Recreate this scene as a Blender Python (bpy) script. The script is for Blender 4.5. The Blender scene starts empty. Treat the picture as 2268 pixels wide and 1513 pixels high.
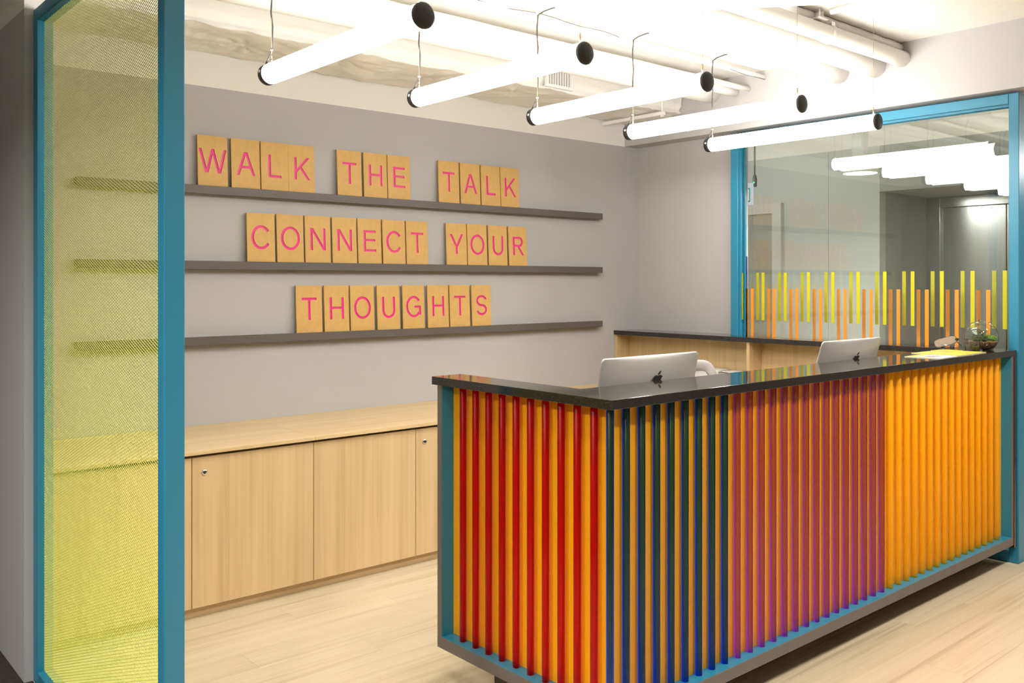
import bpy, bmesh, math, random
from mathutils import Vector, Matrix, noise
from mathutils.geometry import delaunay_2d_cdt
random.seed(7)

# ------------------------------------------------------------------ camera, world, exposure
scene = bpy.context.scene
COL = scene.collection
YAW = math.radians(49.2)            # the back wall runs along +X, the right wall along +Y
cam_d = bpy.data.cameras.new('camera')
cam_d.sensor_width = 36.0
cam_d.lens = 2013.0 / 2268.0 * 36.0
cam_d.shift_y = (624.5 - 756.5) / 2268.0
cam_d.clip_start = 0.05
cam_d.dof.use_dof = True
cam_d.dof.focus_distance = 4.2
cam_d.dof.aperture_fstop = 16.0
cam = bpy.data.objects.new('camera', cam_d)
COL.objects.link(cam)
cam.location = (0, 0, 1.45)
cam.rotation_euler = (math.radians(90), 0, math.atan2(math.sin(YAW), math.cos(YAW)) - math.radians(90))
scene.camera = cam

world = bpy.data.worlds.new('world')
scene.world = world
world.use_nodes = True
world.node_tree.nodes['Background'].inputs['Color'].default_value = (1.0, 0.9, 0.78, 1)
world.node_tree.nodes['Background'].inputs['Strength'].default_value = 0.03

scene.view_settings.view_transform = 'Standard'
scene.view_settings.look = 'None'
scene.view_settings.gamma = 1
scene.view_settings.use_curve_mapping = False
scene.view_settings.exposure = 0.3
scene.cycles.use_denoising = True
scene.cycles.use_light_tree = False
scene.cycles.use_adaptive_sampling = True
scene.cycles.adaptive_threshold = 0.16
scene.cycles.adaptive_min_samples = 16
scene.cycles.light_sampling_threshold = 0.03
scene.cycles.max_bounces = 6
scene.cycles.diffuse_bounces = 3
scene.cycles.glossy_bounces = 3
scene.cycles.transmission_bounces = 4
scene.cycles.transparent_max_bounces = 16
scene.cycles.caustics_reflective = False
scene.cycles.caustics_refractive = False
scene.cycles.sample_clamp_indirect = 6.0

TUBE_STRENGTH = 29.0
TUBE_COLOR = (1.0, 0.965, 0.915)
DOWNLIGHT_POWER = 22.0
CORRIDOR_POWER = 58.0
LOBBY_POWER = 30.0

# ------------------------------------------------------------------ materials
def srgb(r, g, b):
    f = lambda c: (c / 255 / 12.92) if c / 255 <= 0.04045 else ((c / 255 + 0.055) / 1.055) ** 2.4
    return (f(r), f(g), f(b))

def new_mat(name):
    m = bpy.data.materials.new(name)
    m.use_nodes = True
    nt = m.node_tree
    return m, nt, nt.nodes['Principled BSDF']

def pmat(name, col, rough=0.5, metal=0.0, bump=0.0, bscale=200.0, spec=0.5, var=0.0, vscale=8.0, coat=0.0):
    m, nt, p = new_mat(name)
    p.inputs['Base Color'].default_value = (*col, 1)
    p.inputs['Roughness'].default_value = rough
    p.inputs['Metallic'].default_value = metal
    p.inputs['Specular IOR Level'].default_value = spec
    p.inputs['Coat Weight'].default_value = coat
    p.inputs['Coat Roughness'].default_value = 0.05
    tc = nt.nodes.new('ShaderNodeTexCoord')
    if var > 0.03:
        n = nt.nodes.new('ShaderNodeTexNoise')
        n.inputs['Scale'].default_value = vscale
        n.inputs['Detail'].default_value = 2
        nt.links.new(tc.outputs['Object'], n.inputs['Vector'])
        r = nt.nodes.new('ShaderNodeValToRGB')
        v = max(var, 0.01)
        r.color_ramp.elements[0].position = 0.3
        r.color_ramp.elements[1].position = 0.7
        r.color_ramp.elements[0].color = (*[c * (1 - v) for c in col], 1)
        r.color_ramp.elements[1].color = (*[min(1, c * (1 + v)) for c in col], 1)
        nt.links.new(n.outputs['Fac'], r.inputs['Fac'])
        nt.links.new(r.outputs['Color'], p.inputs['Base Color'])
    if bump:
        n2 = nt.nodes.new('ShaderNodeTexNoise')
        n2.inputs['Scale'].default_value = bscale
        n2.inputs['Detail'].default_value = 1
        nt.links.new(tc.outputs['Object'], n2.inputs['Vector'])
        b = nt.nodes.new('ShaderNodeBump')
        b.inputs['Strength'].default_value = bump
        b.inputs['Distance'].default_value = 0.004
        nt.links.new(n2.outputs['Fac'], b.inputs['Height'])
        nt.links.new(b.outputs['Normal'], p.inputs['Normal'])
    return m

def wood_mat(name, c0, c1, c2, axis='Z', rough=0.45, fine=60.0, rand=0.0):
    """fine straight grain running along one axis"""
    m, nt, p = new_mat(name)
    p.inputs['Roughness'].default_value = rough
    tc = nt.nodes.new('ShaderNodeTexCoord')
    vec = tc.outputs['Object']
    if rand:
        oi = nt.nodes.new('ShaderNodeObjectInfo')
        mul = nt.nodes.new('ShaderNodeMath'); mul.operation = 'MULTIPLY'
        mul.inputs[1].default_value = 37.0
        nt.links.new(oi.outputs['Random'], mul.inputs[0])
        add = nt.nodes.new('ShaderNodeVectorMath'); add.operation = 'ADD'
        nt.links.new(vec, add.inputs[0])
        nt.links.new(mul.outputs[0], add.inputs[1])
        vec = add.outputs[0]
    def stretched(sc, k):
        mp = nt.nodes.new('ShaderNodeMapping')
        s = [sc, sc, sc]
        s['XYZ'.index(axis)] = sc * k
        mp.inputs['Scale'].default_value = s
        nt.links.new(vec, mp.inputs['Vector'])
        n = nt.nodes.new('ShaderNodeTexNoise')
        n.inputs['Scale'].default_value = 1.0
        n.inputs['Detail'].default_value = 2
        n.inputs['Distortion'].default_value = 0.3
        nt.links.new(mp.outputs['Vector'], n.inputs['Vector'])
        return n.outputs['Fac']
    a = stretched(fine, 0.02)
    b = stretched(fine * 0.18, 0.06)
    mx = nt.nodes.new('ShaderNodeMath'); mx.operation = 'MULTIPLY_ADD'
    mx.inputs[1].default_value = 0.45
    sc2 = nt.nodes.new('ShaderNodeMath'); sc2.operation = 'MULTIPLY'
    sc2.inputs[1].default_value = 0.55
    nt.links.new(b, sc2.inputs[0])
    nt.links.new(a, mx.inputs[0])
    nt.links.new(sc2.outputs[0], mx.inputs[2])
    r = nt.nodes.new('ShaderNodeValToRGB')
    e = r.color_ramp.elements
    e[0].position = 0.34; e[0].color = (*c0, 1)
    e[1].position = 0.64; e[1].color = (*c2, 1)
    k = e.new(0.48); k.color = (*c1, 1)
    nt.links.new(mx.outputs[0], r.inputs['Fac'])
    out = r.outputs['Color']
    if rand:
        hs = nt.nodes.new('ShaderNodeHueSaturation')
        mr = nt.nodes.new('ShaderNodeMapRange')
        mr.inputs['To Min'].default_value = 1 - rand
        mr.inputs['To Max'].default_value = 1 + rand
        nt.links.new(oi.outputs['Random'], mr.inputs['Value'])
        nt.links.new(mr.outputs['Result'], hs.inputs['Value'])
        nt.links.new(out, hs.inputs['Color'])
        out = hs.outputs['Color']
    nt.links.new(out, p.inputs['Base Color'])
    return m

def emat(name, col, strength):
    m = bpy.data.materials.new(name); m.use_nodes = True
    nt = m.node_tree; nt.nodes.clear()
    o = nt.nodes.new('ShaderNodeOutputMaterial'); e = nt.nodes.new('ShaderNodeEmission')
    e.inputs['Color'].default_value = (*col, 1); e.inputs['Strength'].default_value = strength
    nt.links.new(e.outputs[0], o.inputs['Surface'])
    return m

def pane_mat(name, tint, ior=1.5):
    """thin clear glass: lets light through, mirrors by Fresnel"""
    m = bpy.data.materials.new(name); m.use_nodes = True
    nt = m.node_tree; nt.nodes.clear()
    o = nt.nodes.new('ShaderNodeOutputMaterial')
    t = nt.nodes.new('ShaderNodeBsdfTransparent'); t.inputs['Color'].default_value = (*tint, 1)
    g = nt.nodes.new('ShaderNodeBsdfGlossy'); g.inputs['Roughness'].default_value = 0.0
    g.inputs['Color'].default_value = (0.95, 1.0, 0.97, 1)
    f = nt.nodes.new('ShaderNodeFresnel'); f.inputs['IOR'].default_value = ior
    geo = nt.nodes.new('ShaderNodeNewGeometry')
    inv = nt.nodes.new('ShaderNodeMath'); inv.operation = 'SUBTRACT'
    inv.inputs[0].default_value = 1.0
    nt.links.new(geo.outputs['Backfacing'], inv.inputs[1])
    mul = nt.nodes.new('ShaderNodeMath'); mul.operation = 'MULTIPLY'
    nt.links.new(f.outputs[0], mul.inputs[0]); nt.links.new(inv.outputs[0], mul.inputs[1])
    mx = nt.nodes.new('ShaderNodeMixShader')
    nt.links.new(mul.outputs[0], mx.inputs[0]); nt.links.new(t.outputs[0], mx.inputs[1]); nt.links.new(g.outputs[0], mx.inputs[2])
    nt.links.new(mx.outputs[0], o.inputs['Surface'])
    return m

def acrylic(name, tint, edge, amount=0.6, base=0.0, body='ShaderNodeBsdfTranslucent'):
    """clear coloured acrylic: tints what is behind it, a view-angle edge colour imitates light refracted at the rounded edges"""
    m = bpy.data.materials.new(name); m.use_nodes = True
    nt = m.node_tree; nt.nodes.clear()
    o = nt.nodes.new('ShaderNodeOutputMaterial')
    t = nt.nodes.new('ShaderNodeBsdfTransparent'); t.inputs['Color'].default_value = (*tint, 1)
    d = nt.nodes.new(body); d.inputs['Color'].default_value = (*edge, 1)
    g = nt.nodes.new('ShaderNodeBsdfGlossy'); g.inputs['Roughness'].default_value = 0.3
    lw = nt.nodes.new('ShaderNodeLayerWeight'); lw.inputs['Blend'].default_value = 0.5
    mr = nt.nodes.new('ShaderNodeMapRange')
    mr.inputs['From Min'].default_value = 0.10; mr.inputs['From Max'].default_value = 0.45  # edge colour by view angle stands in for refracted light
    mr.inputs['To Min'].default_value = base; mr.inputs['To Max'].default_value = amount
    nt.links.new(lw.outputs['Facing'], mr.inputs['Value'])
    geo = nt.nodes.new('ShaderNodeNewGeometry')
    inv = nt.nodes.new('ShaderNodeMath'); inv.operation = 'SUBTRACT'; inv.inputs[0].default_value = 1.0
    nt.links.new(geo.outputs['Backfacing'], inv.inputs[1])
    mu = nt.nodes.new('ShaderNodeMath'); mu.operation = 'MULTIPLY'
    nt.links.new(mr.outputs['Result'], mu.inputs[0]); nt.links.new(inv.outputs[0], mu.inputs[1])
    m1 = nt.nodes.new('ShaderNodeMixShader')
    nt.links.new(mu.outputs[0], m1.inputs[0]); nt.links.new(t.outputs[0], m1.inputs[1]); nt.links.new(d.outputs[0], m1.inputs[2])
    f = nt.nodes.new('ShaderNodeFresnel'); f.inputs['IOR'].default_value = 1.3
    mul = nt.nodes.new('ShaderNodeMath'); mul.operation = 'MULTIPLY'
    nt.links.new(f.outputs[0], mul.inputs[0]); nt.links.new(inv.outputs[0], mul.inputs[1])
    m2 = nt.nodes.new('ShaderNodeMixShader')
    nt.links.new(mul.outputs[0], m2.inputs[0]); nt.links.new(m1.outputs[0], m2.inputs[1]); nt.links.new(g.outputs[0], m2.inputs[2])
    nt.links.new(m2.outputs[0], o.inputs['Surface'])
    return m

M = {}
M['wall'] = pmat('warm_grey_paint', (0.465, 0.452, 0.45), 0.7, var=0.02)
M['cream'] = pmat('cream_paint', (0.86, 0.835, 0.78), 0.75, var=0.02)
M['ceiling'] = pmat('sprayed_white_ceiling', (0.90, 0.88, 0.835), 0.85, bump=0.35, bscale=60, var=0.03)
M['pipe'] = pmat('white_painted_pipe', (0.90, 0.88, 0.835), 0.7, bump=0.12, bscale=90, var=0.02)
M['wrap'] = pmat('cream_duct_wrap', (0.90, 0.87, 0.80), 0.42, bump=0.35, bscale=38, var=0.03)
M['wrap_dark'] = pmat('dark_gap', (0.03, 0.025, 0.02), 0.9)
M['teal'] = pmat('teal_powder_coat', (0.023, 0.215, 0.345), 0.38, var=0.02, spec=0.5)
M['mesh'] = pmat('yellow_green_powder_coat', (0.53, 0.55, 0.085), 0.5, var=0.03)
M['wood'] = wood_mat('pale_oak_vertical', (0.55, 0.385, 0.19), (0.62, 0.45, 0.235), (0.68, 0.505, 0.275), 'Z')
M['wood_x'] = wood_mat('pale_oak_lengthwise', (0.58, 0.42, 0.215), (0.64, 0.475, 0.255), (0.69, 0.52, 0.29), 'X')
M['plank'] = wood_mat('bleached_floor_plank', (0.46, 0.36, 0.225), (0.58, 0.475, 0.325), (0.625, 0.52, 0.365), 'X', rough=0.36, fine=75.0, rand=0.035)
M['carpet'] = pmat('dark_brown_carpet', (0.035, 0.026, 0.02), 0.95, bump=0.6, bscale=250, var=0.3, vscale=40)
M['desk_grey'] = pmat('grey_laminate', (0.135, 0.118, 0.107), 0.5, var=0.03)
M['granite'] = None
M['panel'] = pmat('glossy_orange_panel', (0.90, 0.40, 0.012), 0.2, var=0.02, spec=0.35)
M['mdf'] = pmat('tan_fibreboard', (0.62, 0.375, 0.115), 0.6, var=0.05, vscale=30)
M['pink'] = pmat('hot_pink_paint', (0.76, 0.02, 0.235), 0.45, var=0.03)
M['ledge'] = pmat('dark_grey_ledge', (0.105, 0.09, 0.083), 0.5, var=0.03)
M['black'] = pmat('matt_black_plastic', (0.018, 0.017, 0.016), 0.55)
M['cord'] = pmat('black_cord', (0.05, 0.045, 0.04), 0.6)
M['steel'] = pmat('brushed_steel', (0.47, 0.47, 0.45), 0.2, metal=1.0)
M['chrome'] = pmat('chrome', (0.8, 0.78, 0.75), 0.12, metal=1.0)
M['brass'] = pmat('brass', (0.55, 0.38, 0.2), 0.3, metal=1.0)
M['alu'] = pmat('silver_aluminium', (0.50, 0.485, 0.47), 0.36, metal=0.4, var=0.01)
M['screen'] = pmat('black_screen_glass', (0.01, 0.01, 0.012), 0.05)
M['white'] = pmat('white_plastic', (0.8, 0.78, 0.75), 0.5)
M['chair'] = pmat('light_grey_mesh_fabric', (0.50, 0.48, 0.46), 0.8, bump=0.5, bscale=400, var=0.08, vscale=300)
M['chair_frame'] = pmat('grey_chair_frame', (0.36, 0.34, 0.33), 0.55, var=0.1, vscale=300)
M['paper'] = pmat('white_paper', (0.82, 0.79, 0.74), 0.6)
M['cardboard'] = pmat('tan_card', (0.50, 0.30, 0.12), 0.6)
M['yellow_print'] = pmat('yellow_print', (0.50, 0.43, 0.03), 0.4, var=0.12, vscale=18)
M['yellow_vinyl'] = pmat('yellow_vinyl', (0.54, 0.50, 0.005), 0.4)
M['orange_vinyl'] = pmat('orange_vinyl', (0.80, 0.28, 0.02), 0.4)
M['blue_vinyl'] = pmat('blue_vinyl', (0.08, 0.10, 0.35), 0.4)
M['lobby_wall'] = pmat('pale_lobby_wall', (0.52, 0.54, 0.52), 0.7)
M['lobby_dark'] = pmat('grey_lobby_wall', (0.32, 0.33, 0.325), 0.7)
M['door_cream'] = pmat('cream_door', (0.36, 0.345, 0.29), 0.5)
M['door_frame'] = pmat('pale_door_frame', (0.58, 0.585, 0.54), 0.5)
M['soil'] = pmat('brown_gravel_soil', (0.27, 0.15, 0.06), 0.9, bump=1.0, bscale=300, var=0.7, vscale=160)
M['moss'] = pmat('bright_green_moss', (0.12, 0.25, 0.02), 0.9, bump=1.0, bscale=400, var=0.5, vscale=120)
M['moss_dark'] = pmat('dark_green_moss', (0.045, 0.06, 0.012), 0.9, bump=1.0, bscale=400, var=0.5, vscale=120)
M['sprig'] = pmat('grey_green_leaf', (0.20, 0.27, 0.14), 0.6, var=0.2)
M['red_plant'] = pmat('dull_red_leaf', (0.16, 0.055, 0.04), 0.6, var=0.3)
M['stone'] = pmat('grey_stone', (0.07, 0.065, 0.06), 0.8, bump=0.6, bscale=90, var=0.3)
M['tan_plate'] = pmat('tan_plate', (0.30, 0.225, 0.16), 0.7)
M['pane'] = pane_mat('clear_pane', (0.968, 0.985, 0.978), 1.85)
M['thin_glass'] = pane_mat('thin_clear_glass', (0.97, 0.98, 0.965), 1.7)
def darker_rims(m):
    nt = m.node_tree
    tr_ = next(n for n in nt.nodes if n.type == 'BSDF_TRANSPARENT')
    lw = nt.nodes.new('ShaderNodeLayerWeight'); lw.inputs['Blend'].default_value = 0.5
    r = nt.nodes.new('ShaderNodeValToRGB')
    r.color_ramp.elements[0].position = 0.55; r.color_ramp.elements[0].color = (0.97, 0.98, 0.965, 1)
    r.color_ramp.elements[1].position = 1.0; r.color_ramp.elements[1].color = (0.66, 0.68, 0.66, 1)
    nt.links.new(lw.outputs['Facing'], r.inputs['Fac']); nt.links.new(r.outputs['Color'], tr_.inputs['Color'])
darker_rims(M['thin_glass'])
sg, nt_, p_ = new_mat('solid_clear_glass')
p_.inputs['Base Color'].default_value = (0.96, 0.97, 0.95, 1); p_.inputs['Transmission Weight'].default_value = 1.0
p_.inputs['Roughness'].default_value = 0.0; p_.inputs['IOR'].default_value = 1.45
M['solid_glass'] = sg
M['tube'] = emat('lit_tube', TUBE_COLOR, TUBE_STRENGTH)
M['lamp_disc'] = emat('lit_lamp_disc', (1.0, 0.95, 0.85), 9.0)
M['exit_white'] = emat('lit_sign_white', (0.85, 0.9, 1.0), 0.62)
M['exit_green'] = emat('lit_sign_green', (0.01, 0.38, 0.22), 0.5)
M['led'] = emat('green_led', (0.05, 1.0, 0.15), 4.0)
M['rod_red'] = acrylic('red_acrylic', (0.80, 0.09, 0.12), (0.50, 0.005, 0.012), 0.7, 0.08)
M['rod_blue'] = acrylic('blue_acrylic', (0.16, 0.38, 0.85), (0.006, 0.08, 0.72), 0.85, 0.04)
M['rod_purple'] = acrylic('purple_acrylic', (0.63, 0.41, 0.90), (0.52, 0.11, 0.66), 0.8, 0.0)
M['rod_orange'] = acrylic('orange_acrylic', (1.0, 0.93, 0.36), (0.93, 0.42, 0.010), 0.60, 0.50, 'ShaderNodeBsdfDiffuse')

def granite():
    m, nt, p = new_mat('polished_black_granite')
    p.inputs['Roughness'].default_value = 0.07
    p.inputs['IOR'].default_value = 1.55
    tc = nt.nodes.new('ShaderNodeTexCoord')
    n = nt.nodes.new('ShaderNodeTexNoise'); n.inputs['Scale'].default_value = 420; n.inputs['Detail'].default_value = 2
    nt.links.new(tc.outputs['Object'], n.inputs['Vector'])
    r = nt.nodes.new('ShaderNodeValToRGB')
    r.color_ramp.elements[0].position = 0.45; r.color_ramp.elements[0].color = (0.012, 0.010, 0.009, 1)
    r.color_ramp.elements[1].position = 0.75; r.color_ramp.elements[1].color = (0.05, 0.043, 0.038, 1)
    nt.links.new(n.outputs['Fac'], r.inputs['Fac'])
    nt.links.new(r.outputs['Color'], p.inputs['Base Color'])
    return m
M['granite'] = granite()

# ------------------------------------------------------------------ geometry helpers
def link(o, parent=None):
    COL.objects.link(o)
    if parent is not None:
        o.parent = parent
    return o

def tag(o, label=None, cat=None, group=None, kind=None):
    if label: o['label'] = label
    if cat: o['category'] = cat
    if group: o['group'] = group
    if kind: o['kind'] = kind
    return o

def empty(name, loc, label=None, cat=None, group=None, kind=None):
    o = bpy.data.objects.new(name, None)
    o.empty_display_size = 0.1
    o.location = loc
    COL.objects.link(o)
    return tag(o, label, cat, group, kind)

def wloc(o):
    v = Vector(o.location)
    while o.parent is not None:
        o = o.parent
        v += Vector(o.location)
    return v

def from_bm(name, bm, m, parent=None, smooth=False, loc=None):
    """bm holds world coordinates; the object's origin is moved to the bounding-box centre"""
    xs = [v.co for v in bm.verts]
    c = Vector(((min(v.x for v in xs) + max(v.x for v in xs)) / 2, (min(v.y for v in xs) + max(v.y for v in xs)) / 2, (min(v.z for v in xs) + max(v.z for v in xs)) / 2)) if loc is None else Vector(loc)
    bmesh.ops.translate(bm, verts=bm.verts, vec=-c)
    me = bpy.data.meshes.new(name)
    bm.to_mesh(me); bm.free()
    for mm in (m if isinstance(m, (list, tuple)) else [m]):
        me.materials.append(mm)
    if smooth:
        for p in me.polygons: p.use_smooth = True
    o = bpy.data.objects.new(name, me)
    link(o, parent)
    o.location = c - (wloc(parent) if parent is not None else Vector((0, 0, 0)))
    return o

def bm_box(bm, x0, x1, y0, y1, z0, z1):
    vs = [bm.verts.new(p) for p in ((x0, y0, z0), (x1, y0, z0), (x1, y1, z0), (x0, y1, z0), (x0, y0, z1), (x1, y0, z1), (x1, y1, z1), (x0, y1, z1))]
    fs = []
    for f in ((3, 2, 1, 0), (4, 5, 6, 7), (0, 1, 5, 4), (1, 2, 6, 5), (2, 3, 7, 6), (3, 0, 4, 7)):
        fs.append(bm.faces.new([vs[i] for i in f]))
    return vs

def box(name, x0, x1, y0, y1, z0, z1, m, parent=None, bev=0.0, seg=1):
    bm = bmesh.new()
    bm_box(bm, x0, x1, y0, y1, z0, z1)
    if bev:
        bmesh.ops.bevel(bm, geom=list(bm.edges), offset=bev, segments=seg, affect='EDGES', profile=0.5)
    return from_bm(name, bm, m, parent)

def bm_tube(bm, pts, r, seg=12, cap=True, radii=None):
    """round bar along a polyline"""
    rings = []
    prev = None
    n = len(pts)
    for i, p in enumerate(pts):
        p = Vector(p)
        if i == 0: d = Vector(pts[1]) - p
        elif i == n - 1: d = p - Vector(pts[i - 1])
        else: d = (Vector(pts[i + 1]) - p).normalized() + (p - Vector(pts[i - 1])).normalized()
        d.normalize()
        if prev is None:
            u = d.orthogonal().normalized()
        else:
            u = (prev - d * prev.dot(d)).normalized()
        prev = u
        w = d.cross(u)
        rr = radii[i] if radii else r
        rings.append([bm.verts.new(p + (u * math.cos(2 * math.pi * k / seg) + w * math.sin(2 * math.pi * k / seg)) * rr) for k in range(seg)])
    for a, b in zip(rings, rings[1:]):
        for k in range(seg):
            bm.faces.new((a[k], a[(k + 1) % seg], b[(k + 1) % seg], b[k]))
    if cap:
        bm.faces.new(list(reversed(rings[0]))); bm.faces.new(rings[-1])

def tube(name, pts, r, m, parent=None, seg=12, radii=None, smooth=True):
    bm = bmesh.new()
    bm_tube(bm, pts, r, seg, True, radii)
    o = from_bm(name, bm, m, parent)
    if smooth:
        for p in o.data.polygons:
            p.use_smooth = len(p.vertices) == 4
    return o

def bm_lathe(bm, prof, c, seg=32, axis='Z'):
    """prof: list of (radius, along) from the first to the last, spun about an axis through c"""
    rings = []
    for r, t in prof:
        ring = []
        for k in range(seg):
            a = 2 * math.pi * k / seg
            u, v = r * math.cos(a), r * math.sin(a)
            p = {'Z': (u, v, t), 'Y': (u, t, v), 'X': (t, u, v)}[axis]
            ring.append(bm.verts.new(Vector(p) + Vector(c)))
        rings.append(ring)
    for a, b in zip(rings, rings[1:]):
        for k in range(seg):
            bm.faces.new((a[k], a[(k + 1) % seg], b[(k + 1) % seg], b[k]))
    bm.faces.new(list(reversed(rings[0]))); bm.faces.new(rings[-1])
    bmesh.ops.recalc_face_normals(bm, faces=bm.faces)

def lathe(name, prof, c, m, parent=None, seg=32, axis='Z', smooth=True):
    bm = bmesh.new()
    bm_lathe(bm, prof, c, seg, axis)
    o = from_bm(name, bm, m, parent)
    if smooth:
        for p in o.data.polygons: p.use_smooth = len(p.vertices) == 4
    return o

def copy_tree(o, parent=None):
    c = o.copy(); COL.objects.link(c)
    c.parent = parent
    for ch in o.children:
        copy_tree(ch, c)
    return c

def disc_light(name, loc, r, power, col, parent=None, spread=150):
    d = bpy.data.lights.new(name, 'AREA')
    d.shape = 'DISK'; d.size = r * 2; d.energy = power; d.color = col; d.spread = math.radians(spread)
    o = bpy.data.objects.new(name, d)
    link(o, parent)
    o.location = Vector(loc) - (wloc(parent) if parent is not None else Vector((0, 0, 0)))
    return o

# ------------------------------------------------------------------ room shell
YB, XW, XS = 4.50, 5.115, 4.975          # back wall, right wall, right soffit face
ZP, ZC = 2.44, 2.79                      # paint line, ceiling
# floor with planks
floor = box('floor', 0.84, 8.6, -2.6, 4.6, -0.06, -0.012, M['plank']); tag(floor, kind='structure')
pw, plen = 0.178, 1.22
bm = bmesh.new(); bm_box(bm, 0, plen - 0.0006, 0, pw - 0.0006, -0.012, 0)
bmesh.ops.bevel(bm, geom=[e for e in bm.edges if all(v.co.z > -0.001 for v in e.verts)], offset=0.0005, segments=1, affect='EDGES')
pme = bpy.data.meshes.new('plank'); bm.to_mesh(pme); bm.free(); pme.materials.append(M['plank'])
fl = Vector(floor.location)
row = 0
y = 0.0
while y < 4.5:
    x = 0.84 - (row * 0.437) % plen
    while x < 6.1:
        if x >= 0.83 - 1e-6:
            o = bpy.data.objects.new('plank', pme); link(o, floor)
            o.location = Vector((x, y, 0)) - fl
        else:                                     # first board of the row is cut at the wall
            w = x + plen - 0.84
            if w > 0.05:
                o = box('plank', 0.841, 0.84 + w - 0.0006, y, y + pw - 0.0006, -0.012, 0, M['plank'], floor, bev=0.0004)
        x += plen
    y += pw; row += 1
carpet = box('floor_corridor', -2.6, 0.84, -2.6, 7.2, -0.06, 0.0, M['carpet']); tag(carpet, kind='structure')
ceiling = box('ceiling', -2.6, 8.6, -2.6, 7.2, ZC, ZC + 0.1, M['ceiling']); tag(ceiling, kind='structure')

def painted_wall(name, x0, x1, y0, y1, ztop=ZC):
    w = box(name, x0, x1, y0, y1, 0.0, ZP, M['wall']); tag(w, kind='structure')
    box('upper_band', x0, x1, y0, y1, ZP, ztop, M['cream'], w)
    return w
painted_wall('wall_back', 0.905, 5.30, YB, YB + 0.1)
painted_wall('wall_left', 0.812, 0.905, 3.64, 7.2)
wr = box('wall_right', XW, XW + 0.1, 3.604, YB, 0, ZP, M['wall']); tag(wr, kind='structure')
sof = box('wall_right_soffit', XS, XW + 0.1, -2.6, YB, ZP, ZC, M['wall']); tag(sof, kind='structure')
tag(box('wall_front', -2.6, 8.6, -2.7, -2.6, 0, ZC, M['wall']), kind='structure')
tag(box('wall_far_left', -2.7, -2.6, -2.6, 7.2, 0, ZC, M['wall']), kind='structure')
tag(box('wall_corridor_end', -2.6, 0.905, 7.2, 7.3, 0, ZC, M['wall']), kind='structure')

# lobby behind the glass
lw = box('wall_lobby', 7.1, 7.2, 3.646, 5.2, 0, 2.56, M['lobby_wall']); tag(lw, kind='structure')
box('upper_band', 7.1, 7.2, 3.646, 5.2, 2.56, ZC, M['cream'], lw)
box('panel_joint', 7.098, 7.1, 4.098, 4.102, 0.1, 2.55, M['lobby_dark'], lw)
tag(box('wall_lobby_reveal', 7.2, 8.0, 3.646, 3.70, 0, ZC, M['lobby_dark']), kind='structure')
tag(box('wall_lobby_bulkhead', 7.1, 8.012, -2.6, 3.646, 2.185, 2.56, M['lobby_dark']), kind='structure')
tag(box('wall_lobby_band', 7.1, 8.012, -2.6, 3.646, 2.56, ZC, M['cream']), kind='structure')
tag(box('wall_lobby_end', 5.30, 7.1, 5.1, 5.2, 0, ZC, M['lobby_dark']), kind='structure')
tag(box('wall_lobby_side', 5.25, 5.30, 4.6, 5.1, 0, ZC, M['lobby_dark']), kind='structure')
tag(box('wall_lobby_far', 8.012, 8.1, -2.6, 3.646, 0, ZC, M['lobby_dark']), kind='structure')
# cream door with frame on the lobby wall
d1 = empty('door_1', (7.1, 4.95, 0), kind='structure')
box('door_leaf', 7.075, 7.1, 4.62, 5.08, 0.0, 2.06, M['door_cream'], d1)
box('door_frame', 7.05, 7.1, 4.53, 4.62, 0.0, 2.15, M['door_frame'], d1)
box('door_head', 7.05, 7.1, 4.62, 5.10, 2.06, 2.15, M['door_frame'], d1)

# lift front
lift = empty('lift_entrance', (7.98, 3.0, 0), 'brushed steel lift entrance in the lobby behind the glass', 'lift')
box('jamb', 7.93, 8.0, 3.53, 3.645, 0, 2.18, M['steel'], lift, bev=0.004)
box('jamb', 7.93, 8.0, 2.50, 2.60, 0, 2.18, M['steel'], lift, bev=0.004)
box('lintel', 7.93, 8.0, 2.60, 3.53, 2.09, 2.18, M['steel'], lift, bev=0.004)
box('door_panel', 7.965, 7.995, 3.005, 3.53, 0.005, 2.09, M['steel'], lift, bev=0.003)
box('door_panel', 7.965, 7.995, 2.60, 3.000, 0.005, 2.09, M['steel'], lift, bev=0.003)

# ------------------------------------------------------------------ teal framed glazing on the right
FX0, FX1, FY0, FY1, FZ = 5.02, 5.122, 1.832, 3.604, 2.425
win = empty('window_1', (5.06, 2.72, 0), kind='structure')
t = 0.055
box('frame_post', FX0, FX1, FY0, FY0 + 0.05, 0, FZ, M['teal'], win, bev=0.003, seg=2)
box('frame_post', FX0, FX1, FY1 - t, FY1, 0, FZ, M['teal'], win, bev=0.003, seg=2)
box('frame_head', FX0, FX1, FY0 + 0.05, FY1 - t, FZ - 0.053, FZ, M['teal'], win, bev=0.003, seg=2)
box('frame_sill', FX0, FX1, FY0 + 0.05, FY1 - t, 0, 0.06, M['teal'], win, bev=0.003, seg=2)
for xx in (5.064, 5.112):
    box('glass_seal', xx - 0.003, xx + 0.011, FY0 + 0.05, FY0 + 0.058, 0.06, FZ - 0.053, M['black'], win)
for xx in (5.052, 5.098):
    box('glazing_bead', xx - 0.012, xx - 0.006, FY1 - t - 0.012, FY1 - t, 0.06, FZ - 0.053, M['teal'], win)
    box('glazing_bead', xx - 0.012, xx - 0.006, FY0 + 0.05, FY1 - t - 0.012, FZ - 0.065, FZ - 0.053, M['teal'], win)
box('threshold_clip', 5.03, 5.06, 1.95, 2.05, 0.06, 0.075, M['chrome'], win, bev=0.003)
panes = [box('glass_pane', xx, xx + 0.008, FY0 + 0.05, FY1 - t, 0.06, FZ - 0.053, M['pane'], win) for xx in (5.064, 5.112)]
front, rear = 5.064 / 5.09, 5.112 / 5.09
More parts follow.
